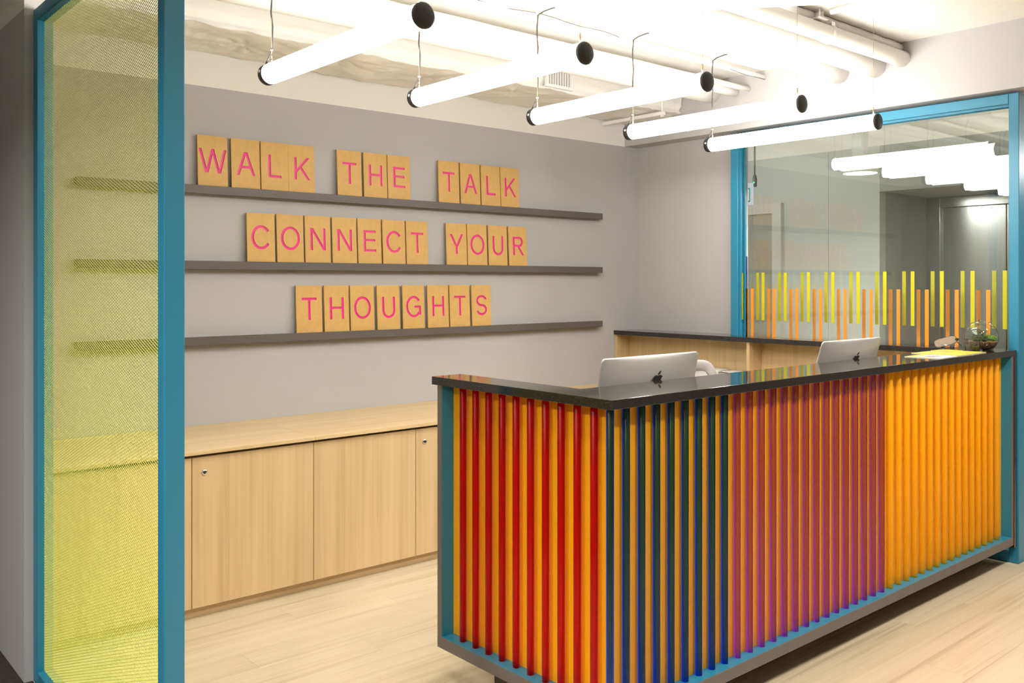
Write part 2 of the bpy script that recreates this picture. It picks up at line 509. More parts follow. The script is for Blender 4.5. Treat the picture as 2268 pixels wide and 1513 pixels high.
def stripes(name, ys, z0, z1, m, pane, xx, k):
    for yy in ys:
        w = 0.0105 * k
        if yy * k - w > FY0 + 0.05 and yy * k + w < FY1 - t + 0.015:
            box(name, xx - 0.0012, xx - 0.0002, yy * k - w, yy * k + w, 1.45 + (z0 - 1.45) * k, 1.45 + (z1 - 1.45) * k, m, pane)
stripes('yellow_stripe', [3.566 - 0.164 * i for i in range(11)], 1.201, 1.510, M['yellow_vinyl'], panes[0], 5.064, front)
stripes('yellow_stripe', [3.443 - 0.1626 * i for i in range(10)], 1.201, 1.510, M['yellow_vinyl'], panes[1], 5.112, rear)
stripes('orange_stripe', [3.484 - 0.1638 * i for i in range(10)], 1.05, 1.407, M['orange_vinyl'], panes[0], 5.064, front)
stripes('orange_stripe', [3.523 - 0.1626 * i for i in range(10)], 1.05, 1.407, M['orange_vinyl'], panes[1], 5.112, rear)
box('blue_stripe', 5.1108, 5.1118, 3.536, 3.556, 1.09, 1.62, M['blue_vinyl'], panes[1])

# ------------------------------------------------------------------ ceiling services
def duct():
    x0, x1, y0, y1, z0, z1 = 0.92, 4.97, 3.97, 4.495, 2.61, 2.772
    prof = []
    n1, n2 = 10, 34
    for i in range(n1): prof.append((y0, z1 + (z0 - z1) * i / n1))
    for i in range(n2): prof.append((y0 + (y1 - y0) * i / n2, z0))
    prof.append((y1, z0)); prof.append((y1, z1))
    bm = bmesh.new()
    N = 320
    rings = []
    for i in range(N + 1):
        x = x0 + (x1 - x0) * i / N
        ring = []
        for j, (yy, zz) in enumerate(prof):
            p = Vector((x, yy, zz))
            q = Vector((x * 4.0, yy * 9.0, zz * 9.0))
            d = noise.noise(q) * 0.010 + (0.35 - abs(noise.noise(q * 2.3 + Vector((3, 1, 0))))) * 0.012 + (0.3 - abs(noise.noise(q * 5.7))) * 0.005
            cr = abs(noise.noise(Vector((x * 9, yy * 14, 3.3))))
            if j < n1:
                p.y -= d * 0.8
                if j > n1 - 3: p.y += 0.010 * (j - n1 + 3)
            elif j < n1 + n2:
                sag = 0.012 * math.sin(math.pi * (j - n1) / n2) * (1 + noise.noise(Vector((x * 2.2, 0, 7))))
                for dx, dy in ((1.45, 4.15), (1.9, 4.2), (2.4, 4.1), (3.0, 4.2), (3.6, 4.15), (4.2, 4.2)):   # pins that hold the wrap
                    r = math.hypot(x - dx, yy - dy)
                    a = math.atan2(yy - dy, x - dx)
                    sag -= 0.012 * math.exp(-(r / 0.05) ** 2)
                    sag += 0.006 * math.sin(a * 9 + dx * 5) * math.exp(-(r / 0.16) ** 2) * min(1, r / 0.03)
                r = math.hypot(x - 2.62, yy - 4.28)
                sag += 0.05 * math.exp(-(r / 0.13) ** 2)
                p.z -= d + sag * 0.8 + 0.006 * (1 - cr)
            ring.append(bm.verts.new(p))
        rings.append(ring)
    for a, b in zip(rings, rings[1:]):
        for k in range(len(prof) - 1):
            bm.faces.new((a[k], a[k + 1], b[k + 1], b[k]))
        bm.faces.new((a[-1], a[0], b[0], b[-1]))
    bm.faces.new(rings[0]); bm.faces.new(list(reversed(rings[-1])))
    bmesh.ops.recalc_face_normals(bm, faces=bm.faces)
    e = empty('air_duct', (2.9, 4.2, 2.6), 'cream wrapped rectangular air duct under the ceiling along the back wall', 'duct')
    from_bm('wrap', bm, M['wrap'], e, smooth=True)
    return e
du = duct()
for xx in (2.0, 3.1, 4.2):
    box('hanger_plate', xx, xx + 0.03, 3.975, 4.49, 2.772, ZC, M['wrap_dark'], du)
# vent grille on the duct face
vg = empty('vent_grille', (3.79, 3.96, 2.61), 'small white louvred vent grille set in the face of the air duct', 'vent')
vx0, vx1, vz0, vz1 = 3.675, 3.90, 2.612, 2.735
for a in ((vx0, vx1, vz0, vz0 + 0.018), (vx0, vx1, vz1 - 0.018, vz1), (vx0, vx0 + 0.02, vz0 + 0.018, vz1 - 0.018), (vx1 - 0.02, vx1, vz0 + 0.018, vz1 - 0.018)):
    box('frame_bar', a[0], a[1], 3.945, 3.962, a[2], a[3], M['pipe'], vg)
box('backing', vx0 + 0.02, vx1 - 0.02, 3.957, 3.963, vz0 + 0.018, vz1 - 0.018, M['wrap_dark'], vg)
for i in range(9):
    xx = vx0 + 0.03 + i * 0.0205
    box('louvre', xx, xx + 0.008, 3.944, 3.958, vz0 + 0.018, vz1 - 0.018, M['pipe'], vg)

def pipe(name, label, y, z, r, x0=0.95, x1=4.98, m='pipe', group=None):
    p = tube(name, [(x0 + (x1 - x0) * i / 24, y + 0.003 * math.sin(i * 1.7), z) for i in range(25)], r, M[m], seg=20)
    tag(p, label, 'pipe', group)
    return p
pA = empty('ceiling_pipe', (3.0, 2.418, 2.65), 'nearest thick white pipe with a clamp and hanger, ending at the right soffit', 'pipe', 'white pipes under the ceiling')
tube('pipe_run', [(1.2 + 3.78 * i / 24, 2.418, 2.695) for i in range(25)], 0.043, M['pipe'], pA, seg=20)
lathe('clamp', [(0.046, 4.17), (0.049, 4.172), (0.049, 4.20), (0.046, 4.202)], (0, 2.418, 2.695), M['pipe'], pA, seg=20, axis='X')
box('clamp_lug', 4.165, 4.195, 2.385, 2.40, 2.725, 2.75, M['chrome'], pA, bev=0.002)
hg = empty('pipe_hanger', (4.05, 2.40, 2.735), 'white bracket with two thin rods above the nearest thick ceiling pipe', 'bracket')
box('bracket', 4.02, 4.10, 2.365, 2.47, 2.738, 2.744, M['pipe'], hg)
box('bracket_web', 4.055, 4.062, 2.37, 2.46, 2.744, 2.775, M['pipe'], hg)
tube('rod', [(4.03, 2.375, 2.744), (4.03, 2.375, ZC)], 0.004, M['pipe'], hg, seg=8)
tube('rod', [(4.085, 2.44, 2.744), (4.085, 2.44, ZC)], 0.004, M['pipe'], hg, seg=8)
pipe('ceiling_pipe', 'thick white pipe just behind the clamped one, second to end at the right soffit', 2.575, 2.678, 0.060, group='white pipes under the ceiling')
pipe('ceiling_pipe', 'thick white pipe third from the front, ending at the right soffit', 2.80, 2.68, 0.060, group='white pipes under the ceiling')
pipe('ceiling_pipe', 'short white pipe tight under the ceiling above the clamped pipe', 2.44, 2.763, 0.025, 3.9, group='white pipes under the ceiling')
pipe('conduit', 'thin white conduit highest of the pipes, reaching the right soffit alone', 3.315, 2.748, 0.014, group='white conduits near the duct')
pipe('conduit', 'thin white conduit running over the far ends of the tube lamps to the soffit', 3.43, 2.69, 0.017, group='white conduits near the duct')
pipe('ceiling_pipe', 'slim white pipe between the thin conduits and the large pipe beside the duct', 3.53, 2.685, 0.029, group='white pipes under the ceiling')
pipe('ceiling_pipe', 'large white pipe nearest the wrapped duct', 3.72, 2.715, 0.073, group='white pipes under the ceiling')
# angled branch duct
bm = bmesh.new()
a, b = Vector((3.05, 2.72, 2.70)), Vector((3.85, 1.75, 2.70))
d = (b - a).normalized(); s = Vector((-d.y, d.x, 0)) * 0.09
vs = [bm.verts.new(p + Vector((0, 0, z))) for z in (-0.035, 0.085) for p in (a - s, b - s, b + s, a + s)]
for f in ((3, 2, 1, 0), (4, 5, 6, 7), (0, 1, 5, 4), (1, 2, 6, 5), (2, 3, 7, 6), (3, 0, 4, 7)): bm.faces.new([vs[i] for i in f])
bmesh.ops.recalc_face_normals(bm, faces=bm.faces)
bmesh.ops.bevel(bm, geom=list(bm.edges), offset=0.02, segments=3, affect='EDGES', profile=0.5)
tag(from_bm('branch_duct', bm, M['pipe']), 'white branch duct crossing the pipes at an angle at the top edge', 'duct')
tag(tube('conduit', [(4.06, -1.0, 2.765), (4.06, 2.33, 2.765)], 0.016, M['pipe'], seg=10), 'thin white conduit running toward the camera beside the right soffit', 'pipe', 'white conduits near the duct')
sb = empty('duct_support', (4.74, 4.2, 2.56), 'white channel bar on two rods below the duct near the soffit corner', 'bracket')
box('channel', 4.72, 4.755, 3.935, 4.495, 2.565, 2.59, M['pipe'], sb, bev=0.003)
tube('rod', [(4.738, 3.95, 2.56), (4.738, 3.95, ZC)], 0.005, M['pipe'], sb, seg=8)
tube('nut', [(4.738, 3.95, 2.555), (4.738, 3.95, 2.565)], 0.012, M['pipe'], sb, seg=6, smooth=False)
bm = bmesh.new()
bm_tube(bm, [(2.2 + 2.77 * i / 30, 3.32 + 0.02 * math.sin(i * 0.4), 2.775 - 0.05 * (i / 30) ** 2 - (0.006 * math.sin(i * 1.2)) ) for i in range(31)], 0.0015, 6)
tag(from_bm('ceiling_cable', bm, M['cord'], smooth=True), 'thin dark cable sagging along the ceiling behind the tube lamps', 'cable')

# ------------------------------------------------------------------ tube lamps
TX = [1.593, 2.287, 2.985, 3.680, 4.377]
TL = ['first tube lamp from the left, largest and nearest to the mesh screen', 'second tube lamp from the left, hanging before the vent grille',
      'middle tube lamp of the five, hanging over the first silver computer', 'fourth tube lamp from the left, hanging between the middle and last lamps',
      'last tube lamp on the right, smallest in view and nearest the glazing']
Y0, Y1, ZT, RT = 2.250, 3.305, 2.256, 0.0405
def make_lamp(x):
    e = empty('tube_lamp', (x, 2.78, ZT))
    lathe('diffuser', [(0.02, Y0 + 0.012), (RT - 0.001, Y0 + 0.012), (RT - 0.001, Y1 - 0.030), (0.02, Y1 - 0.030)], (x, 0, ZT), M['tube'], e, seg=32, axis='Y')
    lathe('front_cap', [(0.010, Y0 - 0.004), (0.034, Y0 - 0.002), (0.0395, Y0 + 0.001), (RT, Y0 + 0.004), (RT, Y0 + 0.0118), (0.02, Y0 + 0.0118)], (x, 0, ZT), M['black'], e, seg=40, axis='Y')
    rc = lathe('rear_cap', [(0.02, Y1 - 0.0298), (RT, Y1 - 0.0298), (RT, Y1), (0.030, Y1 + 0.002)], (x, 0, ZT), M['black'], e, seg=40, axis='Y')
    for dz, dx in ((0.006, -0.0408),):
        lathe('screw', [(0.001, -0.0012), (0.006, -0.0012), (0.006, 0.002), (0.001, 0.002)], (x + dx, Y1 - 0.015, ZT + dz), M['white'], rc, seg=12, axis='X')
    # front suspension: thin wire and gripper
    tube('gripper', [(x, Y0 + 0.03, ZT + 0.04), (x, Y0 + 0.03, ZT + 0.075)], 0.003, M['brass'], e, seg=8)
    tube('wire', [(x, Y0 + 0.03, ZT + 0.07), (x, Y0 + 0.03, ZC)], 0.0008, M['brass'], e, seg=6)
    # rear suspension: wire, gripper, black cord held by ties
    tube('gripper', [(x, Y1 - 0.035, ZT + 0.04), (x, Y1 - 0.035, ZT + 0.07)], 0.0035, M['chrome'], e, seg=8)
    tube('wire', [(x, Y1 - 0.035, ZT + 0.07), (x, Y1 - 0.035, ZC)], 0.0008, M['brass'], e, seg=6)
    tube('ceiling_anchor', [(x, Y1 - 0.035, 2.755), (x, Y1 - 0.035, ZC)], 0.007, M['pipe'], e, seg=8)
    w = lambda i: 0.004 * math.sin(i * 1.9 + x * 3)
    pts = [(x - 0.012, Y1 - 0.011, ZT + 0.038), (x - 0.006, Y1 - 0.022, ZT + 0.06), (x + 0.001, Y1 - 0.033, ZT + 0.085)]
    for i in range(1, 9):
        pts.append((x + 0.003 + w(i), Y1 - 0.033, ZT + 0.085 + i * 0.05))
    zt = pts[-1][2]
    pts += [(x + 0.006, Y1 - 0.034, 2.75), (x + 0.025, Y1 - 0.05, 2.768), (x + 0.06, Y1 - 0.075, 2.785), (x + 0.075, Y1 - 0.085, ZC)]
    tube('power_cord', pts, 0.0034, M['cord'], e, seg=8)
    lathe('cord_tie', [(0.002, ZT + 0.088), (0.006, ZT + 0.088), (0.006, ZT + 0.094), (0.002, ZT + 0.094)], (x + 0.001, Y1 - 0.033, 0), M['white'], e, seg=10)
    return e
lamp0 = make_lamp(TX[0])
for i, x in enumerate(TX):
    lo = lamp0 if i == 0 else copy_tree(lamp0)
    lo.location.x = x
    tag(lo, 'lit white ' + TL[i], 'lamp', 'lit tube lamps over the reception')

for lx, ly, lt in ((5.6, 4.5, 'unseen tube lamp added to brighten the lobby, hidden behind the grey right wall'), (6.7, 1.5, 'unseen tube lamp added to brighten the lobby, beyond the right end of the glazing')):  # unseen lamps added to brighten the lobby ceiling and wall
    lo = copy_tree(lamp0); lo.location = (lx, ly, ZT)
    tag(lo, lt, 'lamp', 'lit tube lamps over the reception')

# out-of-view round downlights: desk-front ones read from floor shadow, the rest added for brightness
def downlight(x, y, label, power, parts=True):
    e = empty('ceiling_downlight', (x, y, 2.66), label, 'lamp', 'round ceiling downlights')
    lathe('housing', [(0.02, ZC), (0.15, ZC), (0.15, 2.665), (0.142, 2.66), (0.132, 2.69), (0.02, 2.69)], (x, y, 0), M['white'], e, seg=28)
    disc_light('downlight_beam', (x, y, 2.672), 0.125, power, (1.0, 0.95, 0.88), e, 150)
downlight(2.1, 0.55, 'white round ceiling downlight before the corner of the desk', DOWNLIGHT_POWER)
downlight(3.4, 0.75, 'white round ceiling downlight before the middle of the desk', DOWNLIGHT_POWER)
downlight(4.55, 0.75, 'white round ceiling downlight before the right end of the desk', DOWNLIGHT_POWER)
downlight(1.1, 1.1, 'unseen round ceiling downlight added to brighten the short side of the desk', 8.0)  # added fill for the short side
downlight(-0.7, 0.6, 'unseen round ceiling downlight added to brighten the corridor side, beside the camera', CORRIDOR_POWER)  # added fill from the corridor side, as is the next one
downlight(-0.9, 2.2, 'unseen round ceiling downlight added to brighten the corridor side, before the mesh screen', CORRIDOR_POWER)

# lobby drum lamp
DLX, DLY, DLZ = 5.65, 3.035, 2.165
dl = empty('drum_lamp', (DLX, DLY, DLZ), 'white drum pendant lamp with a lit underside in the lobby behind the glass', 'lamp')
lathe('drum', [(0.045, DLZ + 0.08), (0.118, DLZ + 0.08), (0.121, DLZ + 0.03), (0.118, DLZ), (0.106, DLZ), (0.106, DLZ + 0.03), (0.045, DLZ + 0.03)], (DLX, DLY, 0), M['white'], dl, seg=36)
lathe('lit_disc', [(0.01, DLZ), (0.106, DLZ), (0.106, DLZ + 0.004), (0.01, DLZ + 0.004)], (DLX, DLY, 0), M['lamp_disc'], dl, seg=36)
box('stem', DLX - 0.04, DLX + 0.04, DLY - 0.04, DLY + 0.04, DLZ + 0.08, ZC, M['white'], dl, bev=0.01)
disc_light('drum_beam', (DLX, DLY, DLZ - 0.006), 0.10, LOBBY_POWER, (1.0, 0.97, 0.9), dl, 165)

# exit sign and sensor
ex = empty('exit_sign', (6.0, 3.98, 2.02), 'lit white and green exit sign hanging at the left edge of the glass', 'sign')
sx, sy0, sy1, sz0, sz1 = 6.0, 4.108, 4.30, 2.048, 2.218
box('sign_plate', sx, sx + 0.02, sy0, sy1, sz0, sz1, M['exit_white'], ex, bev=0.002)
for a in ((sy0 + 0.018, sy0 + 0.06, sz0 + 0.022, sz0 + 0.032), (sy0 + 0.018, sy0 + 0.06, sz1 - 0.048, sz1 - 0.040), (sy0 + 0.018, sy0 + 0.026, sz0 + 0.032, sz1 - 0.048), (sy0 + 0.052, sy0 + 0.06, sz0 + 0.032, sz1 - 0.048)):
    box('green_door_mark', sx - 0.002, sx - 0.0005, a[0], a[1], a[2], a[3], M['exit_green'], ex)
box('green_band', sx - 0.002, sx - 0.0005, sy0 + 0.07, sy1 - 0.01, sz0 + 0.022, sz1 - 0.04, M['exit_green'], ex)
for yy in (4.18, 4.29):
    tube('hanging_rod', [(sx + 0.01, yy, sz1), (sx + 0.01, yy, ZC)], 0.005, M['white'], ex, seg=8)
sn = empty('ceiling_sensor', (6.15, 4.19, 2.2), 'small black sensor with a green light beside the exit sign', 'sensor')
tube('stalk', [(6.15, 4.187, 2.29), (6.15, 4.187, ZC)], 0.006, M['black'], sn, seg=8)
lathe('body', [(0.006, 2.20), (0.016, 2.205), (0.018, 2.26), (0.012, 2.295), (0.004, 2.298)], (6.15, 4.187, 0), M['black'], sn, seg=16)
lathe('indicator', [(0.001, 6.128), (0.005, 6.13), (0.005, 6.136), (0.001, 6.136)], (0, 4.183, 2.235), M['led'], sn, seg=10, axis='X')

# ------------------------------------------------------------------ mesh screen in the foreground
scr = empty('mesh_screen', (0.868, 2.98, 0), 'tall teal framed screen of yellow-green metal mesh in the left foreground', 'screen')
SX0, SX1, SY0, SY1, SZ = 0.841, 0.8955, 2.331, 3.638, 2.437
box('post', SX0, SX1, SY0, SY0 + 0.045, 0, SZ, M['teal'], scr, bev=0.003, seg=2)
box('post', SX0, SX1, SY1 - 0.055, SY1, 0, SZ, M['teal'], scr, bev=0.003, seg=2)
box('bottom_rail', SX0, SX1, SY0 + 0.045, SY1 - 0.055, 0, 0.048, M['teal'], scr, bev=0.003, seg=2)
box('top_rail', SX0, SX1, SY0 + 0.045, SY1 - 0.055, SZ - 0.048, SZ, M['teal'], scr, bev=0.003, seg=2)
def expanded_mesh():
    ya, yb, za, zb, xm = SY0 + 0.043, SY1 - 0.053, 0.046, SZ - 0.046, 0.865
    LW, SW = 0.026, 0.0094
    w, th, ang = 0.0019, 0.0009, math.radians(12)
    wx, wz = math.cos(ang) * w / 2, math.sin(ang) * w / 2
    nx, nz = -math.sin(ang) * th / 2, math.cos(ang) * th / 2
    sec = [(-wx - nx, -wz - nz), (wx - nx, wz - nz), (wx + nx, wz + nz), (-wx + nx, -wz + nz)]
    cols = int((yb - ya) / (LW / 2)) + 1
    rows = int((zb - za) / (SW / 2)) + 1
    V, F = [], []
    for r in range(rows):
        zc = za + r * SW / 2
        base = len(V)
        for c in range(cols + 1):
            y = min(ya + c * LW / 2, yb)
            z = zc + (SW / 4 - 0.0004) * (1 if (c + r) % 2 else -1)
            for dx, dz in sec:
                V.append((xm + dx, y, z + dz))
        for c in range(cols):
            a = base + c * 4
            for k in range(4):
                F.append((a + k, a + (k + 1) % 4, a + 4 + (k + 1) % 4, a + 4 + k))
    me = bpy.data.meshes.new('expanded_mesh')
    ctr = Vector((xm, (ya + yb) / 2, (za + zb) / 2))
    me.from_pydata([(v[0] - ctr.x, v[1] - ctr.y, v[2] - ctr.z) for v in V], [], F)
    me.materials.append(M['mesh'])
    o = bpy.data.objects.new('mesh_infill', me); link(o, scr)
    o.location = ctr - Vector(scr.location)
    return o
expanded_mesh()
# ------------------------------------------------------------------ picture ledges and letter tiles
KL = 4.45 / 4.43
LZ = [1.45 + (z - 1.45) * KL for z in (1.932, 1.555, 1.176)]
for z, lab in zip(LZ, ('dark grey picture ledge on the back wall, topmost of three', 'dark grey picture ledge on the back wall, middle of three', 'dark grey picture ledge on the back wall, lowest of three')):
    e = empty('picture_ledge', (2.94, YB - 0.035, z - 0.042), lab, 'shelf', 'picture ledges on the back wall')
    x0, x1 = 1.21, 4.69
    box('ledge_front', x0, x1, 4.450, 4.459, z - 0.042, z, M['ledge'], e, bev=0.001)
    box('ledge_base', x0, x1, 4.459, YB, z - 0.034, z - 0.002, M['ledge'], e)

TW, TH, TT = 0.1555, 0.2575, 0.009
HL, SK = 0.121, 0.0136
def par(x0, y0, x1, y1, s=SK):
    dx, dy = x1 - x0, y1 - y0
    hw = s * math.hypot(dx, dy) / abs(dy) / 2
    return [(x0 - hw, y0), (x0 + hw, y0), (x1 + hw, y1), (x1 - hw, y1)]
def rect(x0, y0, x1, y1):
    return [(x0, y0), (x1, y0), (x1, y1), (x0, y1)]
def arc(cx, cy, rx, ry, a0, a1, s=SK, n=28):
    out = []
    for i in range(n):
        t0, t1 = [math.radians(a0 + (a1 - a0) * k / n) for k in (i, i + 1)]
        p = lambda t, rr, r2: (cx + rr * math.cos(t), cy + r2 * math.sin(t))
        out.append([p(t0, rx - s, ry - s), p(t0, rx, ry), p(t1, rx, ry), p(t1, rx - s, ry - s)])
    return out
def letter(ch):
    h, s = HL, SK
    if ch == 'W':
        w = 0.148; a = w / 2 - s * 0.6
        return [par(-a, h, -a * 0.52, 0), par(-a * 0.47, 0, 0, h), par(0, h, a * 0.47, 0), par(a * 0.52, 0, a, h)]
    if ch == 'A':
        a = 0.050 - s / 2
        return [par(-a, 0, -0.002, h), par(a, 0, 0.002, h), rect(-a * 0.72, h * 0.30, a * 0.72, h * 0.30 + s * 0.9)]
    if ch == 'L':
        return [rect(-0.036, 0, -0.036 + s, h), rect(-0.036, 0, 0.037, s * 0.95)]
    if ch == 'K':
        return [rect(-0.043, 0, -0.043 + s, h), par(-0.036, h * 0.33, 0.038, h, s * 0.95), par(0.042, 0, -0.008, h * 0.58, s * 0.95)]
    if ch == 'T':
        return [rect(-0.044, h - s * 0.95, 0.044, h), rect(-s / 2, 0, s / 2, h)]
    if ch == 'H':
        return [rect(-0.044, 0, -0.044 + s, h), rect(0.044 - s, 0, 0.044, h), rect(-0.044, h * 0.47, 0.044, h * 0.47 + s * 0.9)]
    if ch == 'E':
        x = -0.040
        return [rect(x, 0, x + s, h), rect(x, 0, 0.042, s * 0.95), rect(x, h - s * 0.95, 0.041, h), rect(x, h * 0.49, 0.036, h * 0.49 + s * 0.9)]
    if ch == 'N':
        return [rect(-0.046, 0, -0.046 + s, h), rect(0.046 - s, 0, 0.046, h), par(0.038, 0, -0.038, h)]
    if ch == 'Y':
        return [rect(-s / 2, 0, s / 2, h * 0.46), par(-0.003, h * 0.38, -0.043, h), par(0.003, h * 0.38, 0.043, h)]
    if ch == 'O':
        return arc(0, h / 2, 0.055, h / 2 + 0.003, 0, 360, n=48)
    if ch == 'C':
        return arc(0, h / 2, 0.054, h / 2 + 0.003, 34, 326, n=40)
    if ch == 'G':
        return arc(0, h / 2, 0.054, h / 2 + 0.003, 36, 322, n=40) + [rect(0.006, h * 0.44, 0.052, h * 0.44 + s * 0.9), rect(0.052 - s, h * 0.10, 0.052, h * 0.46)]
    if ch == 'U':
        return [rect(-0.044, 0.043, -0.044 + s, h), rect(0.044 - s, 0.043, 0.044, h)] + arc(0, 0.043, 0.044, 0.046, 180, 360, n=24)
    if ch == 'R':
        r = h * 0.27
        return [rect(-0.042, 0, -0.042 + s, h), rect(-0.042, h - s * 0.95, 0.012, h), rect(-0.042, h - 2 * r, 0.012, h - 2 * r + s * 0.95), par(0.042, 0, 0.000, h - 2 * r + 0.004)] + arc(0.012, h - r, r * 0.92, r, -90, 90, n=20)
    if ch == 'S':
        ry = (h + 0.006 + s) / 4; rx = 0.042
        return arc(0, h + 0.003 - ry, rx, ry, 14, 268, n=28) + arc(0, ry - 0.003, rx, ry, 92, -166, n=28)
def inside(p, poly):
    x, y = p; c = False
    for (x0, y0), (x1, y1) in zip(poly, poly[1:] + poly[:1]):
        if (y0 > y) != (y1 > y) and x < (x1 - x0) * (y - y0) / (y1 - y0) + x0: c = not c
    return c
_tile = {}
def tile_meshes(ch):
    """front of the board is the plane y=0 facing -y; the letter is sunk 3.5 mm into it"""
    if ch in _tile: return _tile[ch]
    polys = [[(x, y + TH * 0.5 - HL * 0.5 + 0.001) for x, y in p] for p in letter(ch)]
    lim = TW / 2 - 0.001
    polys = [[(max(-lim, min(lim, x)), y) for x, y in p] for p in polys]
    V, E_ = [], []
    for poly in [[(-TW / 2, 0), (TW / 2, 0), (TW / 2, TH), (-TW / 2, TH)]] + polys:
        n0 = len(V)
        V += [Vector(p) for p in poly]
        E_ += [(n0 + i, n0 + (i + 1) % len(poly)) for i in range(len(poly))]
    vo, eo, fo, *_ = delaunay_2d_cdt(V, E_, [], 0, 1e-6)
    dep = 0.0035
    bb, bl = bmesh.new(), bmesh.new()
    vb, vl, vt = {}, {}, {}
    g = lambda d, bm, i, y: d.setdefault(i, bm.verts.new((vo[i].x, y, vo[i].y))) if i not in d else d[i]
    ins = []
    for f in fo:
        c = (sum(vo[i].x for i in f) / 3, sum(vo[i].y for i in f) / 3)
        ins.append(any(inside(c, p) for p in polys))
    ed = {}
    for f, q in zip(fo, ins):
        for a, b in zip(f, f[1:] + f[:1]):
            ed.setdefault(frozenset((a, b)), []).append((q, a, b))
        if q: bl.faces.new([g(vl, bl, i, dep) for i in f])
        else: bb.faces.new([g(vb, bb, i, 0.0) for i in f])
    for k, l in ed.items():
        if len(l) == 2 and l[0][0] != l[1][0]:
            q, a, b = l[0] if l[0][0] else l[1]
            bl.faces.new([g(vl, bl, b, dep), g(vl, bl, a, dep), g(vt, bl, a, 0.0), g(vt, bl, b, 0.0)])
    bmesh.ops.recalc_face_normals(bl, faces=bl.faces)
    # sides and back of the board
    bk = [bb.verts.new(p) for p in ((-TW / 2, 0, 0), (TW / 2, 0, 0), (TW / 2, 0, TH), (-TW / 2, 0, TH), (-TW / 2, TT, 0), (TW / 2, TT, 0), (TW / 2, TT, TH), (-TW / 2, TT, TH))]
    for f in ((4, 5, 1, 0), (5, 6, 2, 1), (6, 7, 3, 2), (7, 4, 0, 3), (7, 6, 5, 4)):
        bb.faces.new([bk[i] for i in f])
    out = []
    for nm, bm, m in (('board', bb, M['mdf']), ('letter', bl, M['pink'])):
        me = bpy.data.meshes.new(nm); bm.to_mesh(me); bm.free(); me.materials.append(m); out.append(me)
    _tile[ch] = out
    return out
rows = [('WALKTHETALK', LZ[0], [1.849, 2.024, 2.185, 2.341, 2.637, 2.806, 2.967, 3.330, 3.496, 3.660, 3.820]),
        ('CONNECTYOUR', LZ[1], [2.108, 2.275, 2.439, 2.605, 2.768, 2.933, 3.096, 3.388, 3.552, 3.719, 3.888]),
        ('THOUGHTS', LZ[2], [2.387, 2.556, 2.720, 2.895, 3.070, 3.249, 3.414, 3.585])]
desc = [['the W starting the word WALK', 'the A of WALK, second on the top ledge', 'the L of WALK, third on the top ledge', 'the K ending the word WALK', 'the T starting the word THE', 'the H of THE', 'the E ending the word THE', 'the T starting the word TALK', 'the A of TALK, right part of the top ledge', 'the L of TALK, right part of the top ledge', 'the K ending the top row'],
        ['the C starting the word CONNECT', 'the O of CONNECT', 'the first N of CONNECT', 'the second N of CONNECT', 'the E of CONNECT', 'the second C of CONNECT', 'the T ending the word CONNECT', 'the Y starting the word YOUR', 'the O of YOUR', 'the U of YOUR', 'the R ending the word YOUR'],
        ['the T starting THOUGHTS on the lowest ledge', 'the first H of THOUGHTS', 'the O of THOUGHTS', 'the U of THOUGHTS', 'the G of THOUGHTS', 'the second H of THOUGHTS', 'the second T of THOUGHTS', 'the S ending THOUGHTS']]
rnd = random.Random(3)
KT = 4.465 / 4.44
lean = math.atan2(0.013, TH)
for (word, z, xs), ds in zip(rows, desc):
    for ch, x, dd in zip(word, xs, ds):
        e = empty('letter_tile', (x * KT, 4.465, z - 0.001), 'tan board with pink cut letter, ' + dd, 'letter tile', 'letter tiles on the picture ledges')
        e.rotation_euler = (-lean + rnd.uniform(-0.006, 0.006), 0, rnd.uniform(-0.006, 0.006))
        for me in tile_meshes(ch):
            o = bpy.data.objects.new(me.name, me); link(o, e)

# ------------------------------------------------------------------ credenza along the back wall
seams = [0.924, 1.5027, 2.082, 2.6614, 3.241, 3.820, 4.399]
cl = ['oak cabinet behind the mesh screen and beside it, first along the back wall', 'oak cabinet under the worktop beside the end of the desk, second along the back wall', 'oak cabinet along the back wall hidden behind the striped desk']
for i in range(3):
    xa, xm, xb = seams[2 * i], seams[2 * i + 1], seams[2 * i + 2]
    e = empty('credenza_cabinet', ((xa + xb) / 2, 4.15, 0), cl[i], 'cabinet', 'oak cabinets along the back wall')
    box('carcass', xa + 0.001, xb - 0.001, 3.856, YB - 0.002, 0.05, 0.66, M['wood'], e)
    box('plinth', xa, xb, 3.870, YB - 0.03, 0.0, 0.05, M['wood_x'], e)
    box('top_rail', xa, xb, 3.872, YB - 0.002, 0.66, 0.709, M['wood'], e)
    for k, (a, b) in enumerate(((xa, xm), (xm, xb))):
        dr = box('door', a + 0.0016, b - 0.0016, 3.835, 3.8555, 0.050, 0.696, M['wood'], e, bev=0.0008)
        if k == 1:
            lk = lathe('lock', [(0.002, 3.8305), (0.0105, 3.8305), (0.0125, 3.833), (0.0125, 3.8352), (0.002, 3.8352)], (a + 0.054, 0, 0.629), M['chrome'], dr, seg=24, axis='Y')
            lathe('lock_core', [(0.001, 3.8285), (0.006, 3.8285), (0.0065, 3.8306), (0.001, 3.8306)], (a + 0.054, 0, 0.629), M['black'], dr, seg=16, axis='Y')
wt = empty('credenza_worktop', (2.8, 4.16, 0.709), 'long pale oak worktop over the cabinets along the back wall', 'worktop')
box('top_section', 0.906, 2.0815, 3.818, YB - 0.001, 0.709, 0.727, M['wood_x'], wt, bev=0.001)
box('top_section', 2.0825, 4.78, 3.818, YB - 0.001, 0.709, 0.727, M['wood_x'], wt, bev=0.001)

